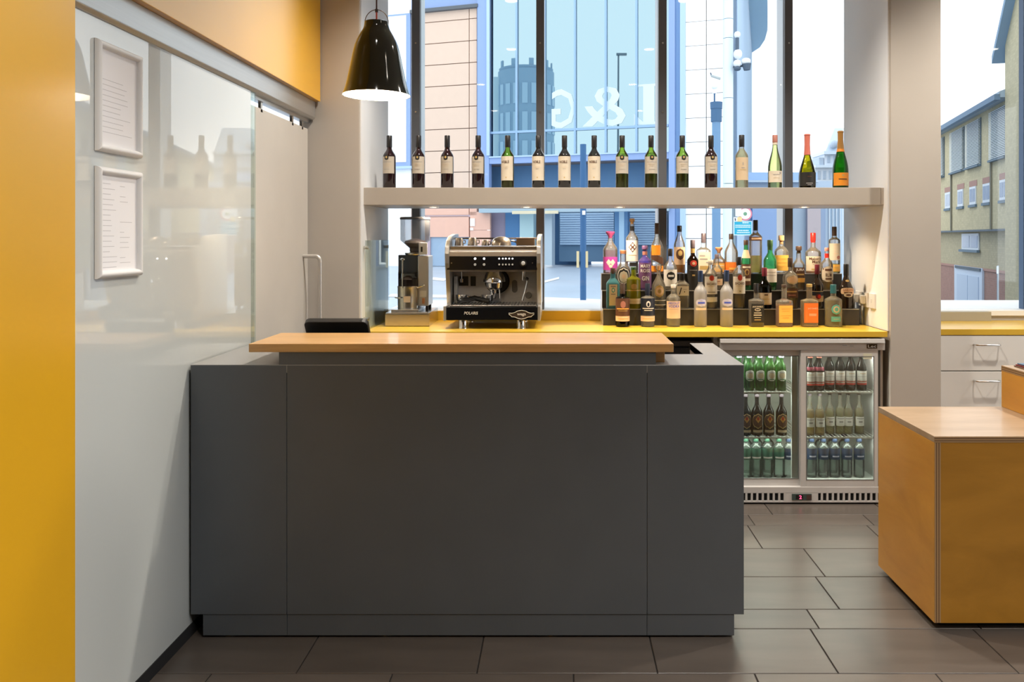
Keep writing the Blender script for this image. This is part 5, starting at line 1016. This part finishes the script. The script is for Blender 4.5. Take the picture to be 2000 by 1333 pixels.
sl2 = thing('street_lamp', 'globe street lamp with a blue control box before the white cladding', 'street lamp', (X(1396, YL), YL, 0))
lpm = E('lamp_post_blue', '4f7ba6', 1.6)
MB().sphere(at(1395.5, 168, YL), .072, 16, 10, 1.05).build('globe', E('globe_white', 'f2f8ff', 1.15), sl2, smooth=True); MB().cyl(at(1395.5, 176, YL), at(1395.5, 183, YL), .045, 12).build('collar', E('globe_white', 'f2f8ff'), sl2)
MB().cyl(at(1395.5, 183, YL), at(1395.5, 202, YL), .018, 8).build('stem', lpm, sl2)
MB().lathe([(.13, Z(213, YL)), (.135, Z(200, YL)), (.01, Z(199, YL))], X(1399, YL), YL, 0, 20).build('box_lid', lpm, sl2); MB().lathe([(.12, Z(238, YL)), (.12, Z(213, YL))], X(1399, YL), YL, 0, 20).build('control_box', lpm, sl2)
MB().cyl((X(1399, YL), YL, -.5), (X(1399, YL), YL, Z(238, YL)), .095, 16).build('post', E('post_light', '7ba4cc', 1.4), sl2)
pg = thing('blue_post', 'slim dark blue street post with a pale yellow guard outside the window', 'post', (X(1139, 12), 12, -.1))
MB().cyl((X(1139, 12), 12, -.1), (X(1139, 12), 12, Z(282, 12)), .045, 14).build('shaft', E('post_blue', '3f74aa', 1.5), pg)
for px in (1128.5, 1146): box('guard', E('guard_yellow', 'f3dfae', 1.3), pg, X(px, 12)-.018, X(px, 12)+.018, 11.97, 12.03, Z(523, 12), Z(491, 12))
box('cap', pw, pg, X(1137, 12), X(1143, 12), 11.93, 11.95, Z(420, 12), Z(412, 12))
# traffic signs
YT = 15.0
ts = thing('parking_sign', 'teal street sign board below a red-ringed round sign on a post', 'sign', (X(1433, YT), YT, -.2))
MB().cyl((X(1433.5, YT), YT+.03, -.2), (X(1433.5, YT), YT+.03, Z(400, YT)), .03, 10).build('post', E('sign_post', '8ea2ae', 1.4), ts)
tb = box('board', E('sign_white', 'dff6ff', 1.2), ts, X(1432.5, YT), X(1469, YT), YT, YT+.01, Z(460, YT), Z(432, YT))
box('board_face', E('sign_teal', '2fb6d8', 1.3), tb, X(1434.5, YT), X(1467.5, YT), YT-.004, YT, Z(458, YT), Z(433.5, YT))
mb = MB()
for py, a, b in ((435.5, 1450, 1462), (440.5, 1436, 1466), (444, 1436, 1466), (450.5, 1440, 1462), (454.5, 1439, 1464)):
    x = a
    rr = random.Random(int(py))
    while x < b: w_ = 1.2+2.2*rr.random(); mb.box(X(x, YT), X(min(b, x+w_), YT), YT-.007, YT-.004, Z(py+1.1, YT), Z(py-1.1, YT)); x += w_+.7
mb.build('print', E('sign_white', 'dff6ff'), tb)
rd = MB().cyl(at(1455.5, 418, YT-.01), at(1455.5, 418, YT), .125, 28).build('round_plate', E('sign_red', 'e88f9f', 1.2), ts)
MB().cyl(at(1455.5, 418, YT-.013), at(1455.5, 418, YT-.01), .098, 28).build('plate_face', pw, rd); MB().cyl(at(1455.5, 418, YT-.016), at(1455.5, 418, YT-.013), .035, 10).build('symbol', E('sign_green', '7fae8a', 1.3), rd)
for n_, h, a, b, c, d in (('white_plate', 'f4f8fa', 1436, 404, 1448, 423, ), ('orange_plate', 'f8d898', 1440, 424, 1449, 433), ('small_plate', 'f4f4f4', 1432.5, 424.5, 1440, 433)):
    o = box(n_, E('plate_'+h, h, 1.2), ts, X(a, YT), X(c, YT), YT-.008, YT, Z(d, YT), Z(b, YT))
    if n_ == 'small_plate': MB().sphere(at(1436, 427.5, YT-.01), .01, 8, 6).box(X(1435.2, YT), X(1437, YT), YT-.014, YT-.010, Z(431.5, YT), Z(428.5, YT)).build('symbol', E('plate_dark', '555060', 1.5), o)
# side street facades seen between the bottles
YR = 30.0
sf = thing('side_street_block', 'pale blue street-level facade with a pinkish brick pier beyond the spirit bottles', 'building', (X(1560, YR), YR, -2.6))
def rbox(n_, h, a, b, c, d, dd=0.0, k=1.3): return box(n_, E('side_'+h, h, k), sf, X(a, YR), X(c, YR), YR+dd, YR+dd+.4, Z(d, YR), Z(b, YR))
rbox('wall', 'c4d8ee', 1436, 352, 1660, 640, .5); rbox('roof_band', 'a9c8ee', 1458, 336, 1600, 352, .2, 1.1); rbox('cornice', 'cfe2f6', 1458, 352, 1600, 356, .0)
rbox('shop_shutter', 'a6c4f2', 1472, 400, 1523, 640, .2); rbox('grey_bay', 'b7c9dc', 1549, 400, 1577, 640, .2)
pr_ = rbox('brick_pier', 'cfc3c8', 1577, 398, 1603, 640, .0); rbox('blue_bay', 'a4bbdc', 1603, 400, 1616, 640, .2); rbox('glass_bay', 'c9e0f6', 1616, 400, 1660, 640, .2)
for px in (1621, 1628, 1635, 1642): rbox('glazing_bar', 'e6f2fc', px, 400, px+1.6, 640, .1)
YV = 60.0
vt = thing('stone_tower_building', 'pale ornate stone building with a steep slate roof in the distance', 'building', (X(1630, YV), YV, -2.6))
stn = E('distant_stone', 'd9e4f2', 1.2); slate = E('distant_slate', 'cfdff0', 1.15); shd = E('distant_window', 'b2c4da', 1.3)
def vbox(n_, m, a, b, c, d, dd=0.0): return box(n_, m, vt, X(a, YV), X(c, YV), YV+dd, YV+dd+3, Z(d, YV), Z(b, YV))
vbox('body', stn, 1592, 327, 1700, 640); vbox('cornice', slate, 1590, 323, 1700, 328, -.3); vbox('upper_floor', stn, 1610, 300, 1700, 325); vbox('upper_cornice', slate, 1607, 296, 1700, 302, -.3); vbox('chimney', shd, 1600, 308, 1609, 325)
MB().add([(X(1612, YV), YV, Z(297, YV)), (X(1700, YV), YV, Z(297, YV)), (X(1690, YV), YV+.6, Z(248, YV)), (X(1636, YV), YV+.6, Z(248, YV)), (X(1612, YV), YV+4, Z(297, YV)), (X(1700, YV), YV+4, Z(297, YV)), (X(1690, YV), YV+3, Z(248, YV)), (X(1636, YV), YV+3, Z(248, YV))],
         [(0, 1, 2, 3), (4, 7, 6, 5), (0, 3, 7, 4), (1, 5, 6, 2), (3, 2, 6, 7)]).build('roof', slate, vt)
for px in (1597, 1608, 1619, 1630, 1641): vbox('window', shd, px, 334, px+5, 350, -.06)
for px in (1616, 1628, 1640): vbox('window', shd, px, 305, px+5, 318, -.06)
MB().sphere((X(1628, YV), YV-.2, Z(283, YV)), .32, 12, 8).build('dormer', shd, vt)
# round tower and lamp post standing behind the bar, seen mirrored in the office glass
fn = Vector((-.309, -.951))
def refl(p):
    d = (Vector((p[0], p[1]))-Vector((FO.x, FO.y))).dot(fn); return (p[0]-2*d*fn.x, p[1]-2*d*fn.y, p[2])
def reflect_mb(mb): mb.v = [refl(p) for p in mb.v]; return mb
D = 90.0; tx = X(1028, D); tz = Z(143, D)
pc = refl((tx, D, 0))
rt = thing('round_tower', 'dark round tower with banded windows mirrored in the glass front across the street', 'tower', pc)
tst = P('tower_stone', (.30, .42, .56), .7); tgl = P('tower_glass', (.45, .58, .72), .3, metal=.2)
MB().lathe([(3.1, 0), (3.1, tz)], pc[0], pc[1], 0, 32).build('body', tst, rt, smooth=True)
reflect_mb(MB().box(X(966, D), X(1000, D), D-1, D+4, 0, tz-.6)).build('stair_block', P('tower_side', (.55, .66, .74), .7), rt)
for i in range(5):
    za = 3.5+3.1*i
    for k in range(20):
        a = 2*math.pi*k/20; x, y = pc[0]+3.12*math.cos(a), pc[1]+3.12*math.sin(a)
        o = MB().box(-.05, .05, -.3, .3, 0, 2.2).build('window', tgl, rt); o.matrix_basis = Matrix.Translation((x, y, za)) @ Matrix.Rotation(a, 4, 'Z')
for zq_ in (9.2, 3.0): MB().lathe([(3.15, zq_), (3.5, zq_+.1), (3.5, zq_+.45), (3.15, zq_+.55)], pc[0], pc[1], 0, 32).build('band', P('tower_band', (.55, .60, .66), .5), rt)
MB().lathe([(2.9, tz), (3.0, tz+.35), (2.7, tz+.35), (2.7, tz)], pc[0], pc[1], 0, 32).build('crown', tst, rt)
for k in range(9):
    a = 2*math.pi*k/9; MB().box(-.08, .08, -.25, .25, 0, .8).build('merlon', tst, rt).matrix_basis = Matrix.Translation((pc[0]+2.8*math.cos(a), pc[1]+2.8*math.sin(a), tz+.3)) @ Matrix.Rotation(a, 4, 'Z')
D2 = 46.0
ml = thing('mirrored_street_lamp', 'tall street lamp mirrored in the glass front across the street', 'street lamp', refl((X(1206, D2), D2, 0)))
reflect_mb(MB().cyl((X(1206, D2), D2, -.4), (X(1208, D2), D2, Z(108, D2)), .07, 10, .05)).build('post', P('lamp_grey', (.20, .25, .30), .5), ml)
reflect_mb(MB().box(X(1204, D2), X(1224, D2), D2-.1, D2+.1, Z(108, D2), Z(104, D2))).build('head', P('lamp_grey', None), ml)
# yellow brick building beyond the right window
BX, BY = 23.86, 51.0
def bs_(px): r = (px-VX)/F; return (51*r-23.86)/(.9739*r-.2269)
def bz(px, py): return EYE-(py-VY)*(51-.9739*bs_(px))/F
bb = thing('brick_building', 'buff brick building with louvred upper storey beyond the right window', 'building', (BX, BY, -2.6), rotz=math.atan2(-.9739, -.2269), local=True)
def bbox(n_, m, p0, p1, z0, z1, d0, d1, par=None): return box(n_, m, par or bb, bs_(p0), bs_(p1), d0, d1, z0+2.6, z1+2.6)
def brick(name, h, h2, k):
    m = P(name, tuple(v/k for v in rgb(h)), .85); nt = m.node_tree; b = nt.nodes['Principled BSDF']
    br = nt.nodes.new('ShaderNodeTexBrick'); tc = nt.nodes.new('ShaderNodeTexCoord'); mp = nt.nodes.new('ShaderNodeMapping')
    mp.inputs['Rotation'].default_value = (math.pi/2, 0, 0); mp.inputs['Scale'].default_value = (1, 1, 1)
    br.inputs['Color1'].default_value = (*[v/k for v in rgb(h)], 1); br.inputs['Color2'].default_value = (*[v/k*.86 for v in rgb(h)], 1); br.inputs['Mortar'].default_value = (*[v/k for v in rgb(h2)], 1)
    br.inputs['Scale'].default_value = 2.2; br.inputs['Mortar Size'].default_value = .012
    nt.links.new(tc.outputs['Object'], mp.inputs[0]); nt.links.new(mp.outputs[0], br.inputs[0]); nt.links.new(br.outputs[0], b.inputs['Base Color']); return m
buff = brick('buff_brick', 'd8cba6', 'c6bb9c', 1.15); buff2 = brick('buff_brick_low', 'cbbf9e', 'b3aa92', 1.2); redb = brick('red_brick', 'b98d80', 'a89c98', 1.25)
zr_ = bz(1975, 188); zs_ = bz(1839, 452); zm_ = bz(1839, 517); zl_ = bz(1936.5, 314)
bbox('upper_wall', buff, 1700, 1977, zs_, zr_, 0, 4); bbox('middle_wall', buff2, 1700, 1990, zm_, zs_, .35, 4); bbox('lower_wall', redb, 1700, 1990, -2.6, zm_, .33, 4)
bbox('string_course', P('string_red', (.42, .24, .20), .8), 1700, 1990, zm_-.06, zm_+.06, .28, .4); bbox('soffit_edge', E('soffit_grey', '6f7f8e', 1.6), 1700, 1977, zs_-.08, zs_+.02, -.04, .3)
MB().prism([(-.55, zr_+2.6-.05), (-.55, zr_+2.6+.22), (4, zr_+2.6+2.0), (4, zr_+2.6-.05)], 'x', bs_(1700), bs_(1977)).build('roof', E('roof_slate', 'b3c6d6', 1.3), bb)
bbox('gutter', E('gutter_blue', '7d9cba', 1.5), 1700, 1977, zr_-.16, zr_+.10, -.75, -.5)
lv = E('louvre_white', 'e9f1f4', 1.15); lvd = E('louvre_dark', '7d97ab', 1.6)
for p0, p1 in ((1825, 1845), (1859, 1884), (1889.5, 1916.6), (1936.5, 1969)):
    f_ = bbox('louvre', lvd, p0, p1, zl_, zr_-.25, -.03, .02); n = 30; s_a, s_b = bs_(p0), bs_(p1)
    for i in range(n):
        z_ = zl_+2.6+(zr_-.25-zl_)*(i+.15)/n; MB().prism([(-.04, z_), (-.14, z_-.05), (-.14, z_-.01), (-.04, z_+.04)], 'x', min(s_a, s_b), max(s_a, s_b)).build('slat', lv, f_)
    bbox('sill', lvd, p0, p1, zl_-.10, zl_, -.2, .02, f_)
wf_ = E('window_white', 'eef4fb', 1.15); wgl = E('window_blue', '8fa9cf', 1.5, rough=.2)
zwt, zwb = bz(1961, 351), bz(1961, 391)
for p0, p1 in ((1847, 1857), (1871.5, 1882), (1895, 1907), (1921, 1935), (1954, 1969.5)):
    fr_ = bbox('window', wf_, p0, p1, zwb, zwt, -.05, .02); pm = (p0+p1)/2
    bbox('pane', wgl, p0+.8, pm-.5, zwb+.15, zwt-.12, -.06, -.04, fr_); bbox('pane', wgl, pm+.5, p1-.8, zwb+.15, zwt-.12, -.06, -.04, fr_)
    bbox('lintel', P('string_red', None), p0-1.5, p1+1.5, zwt+.02, zwt+.32, -.02, .02, fr_); bbox('sill', lvd, p0-1, p1+1, zwb-.14, zwb, -.1, .02, fr_)
for p0, y0, p1, y1 in ((1868, 456.5, 1900, 488), (1964, 453, 1977, 489), (1960, 529, 1977, 567)):
    pm = (p0+p1)/2; za, zb_ = bz(pm, y1), bz(pm, y0); fr_ = bbox('window', wf_, p0, p1, za, zb_, .27, .34)
    bbox('pane', wgl, p0+1.5, pm-.8, za+.12, zb_-.12, .25, .28, fr_); bbox('pane', wgl, pm+.8, p1-1.5, za+.12, zb_-.12, .25, .28, fr_); bbox('sill', lvd, p0-1.5, p1+1.5, za-.14, za, .15, .3, fr_)
dd_ = bbox('double_door', E('door_pale', 'dbe9fb', 1.2), 1856, 1909, -2.6, bz(1882, 521), .22, .34)
for p0, p1 in ((1862, 1882), (1883, 1903)): bbox('door_leaf', E('door_leaf_pale', 'cfe0f6', 1.25), p0, p1, -2.6, bz(1882, 538), .18, .23, dd_)
bbox('door_head', E('soffit_grey', '6f7f8e'), 1859, 1907, bz(1882, 527), bz(1882, 521.5), .16, .24, dd_)
MB().cyl((bs_(1976.5), -.15, bz(1976.5, 405)+2.6), (bs_(1976.5), -.15, bz(1976.5, 200)+2.6), .09, 10).build('downpipe', E('gutter_blue', '7d9cba'), bb)
for px in (1859.5, 1937.5): MB().cyl((bs_(px), -.06, zs_+2.6), (bs_(px), -.06, zl_+2.6), .05, 8).build('downpipe', E('pipe_grey', 'a8a493', 1.5), bb)
MB().prism([(bs_(1977), 0), (bs_(1977), bz(1977, 88)+2.6), (bs_(1977)+4.6, bz(1977, 88)+2.6+5.2), (bs_(1977)+9.5, bz(1977, 88)+2.6), (bs_(1977)+9.5, 0)], 'y', -.3, 5).build('gable_wing', buff, bb)
MB().prism([(bs_(1977)-.6, bz(1977, 88)+2.6-.7), (bs_(1977)-.6, bz(1977, 88)+2.6-.35), (bs_(1977)+4.6, bz(1977, 88)+2.6+5.5), (bs_(1977)+4.6, bz(1977, 88)+2.6+5.15)], 'y', -.7, 5).build('verge', E('verge_blue', '8fb0cf', 1.4), bb)
pp = thing('yard_post', 'thin pale signpost standing in front of the brick building', 'post', (X(1948, 30), 30, -2.6))
MB().cyl((X(1949, 30), 30, -2.6), (X(1949, 30), 30, Z(519, 30)), .035, 8).build('shaft', E('pole_pale', 'c3cfda', 1.4), pp); box('plate', wf_, pp, X(1945.5, 30), X(1949, 30), 29.96, 29.98, Z(535, 30), Z(520, 30))
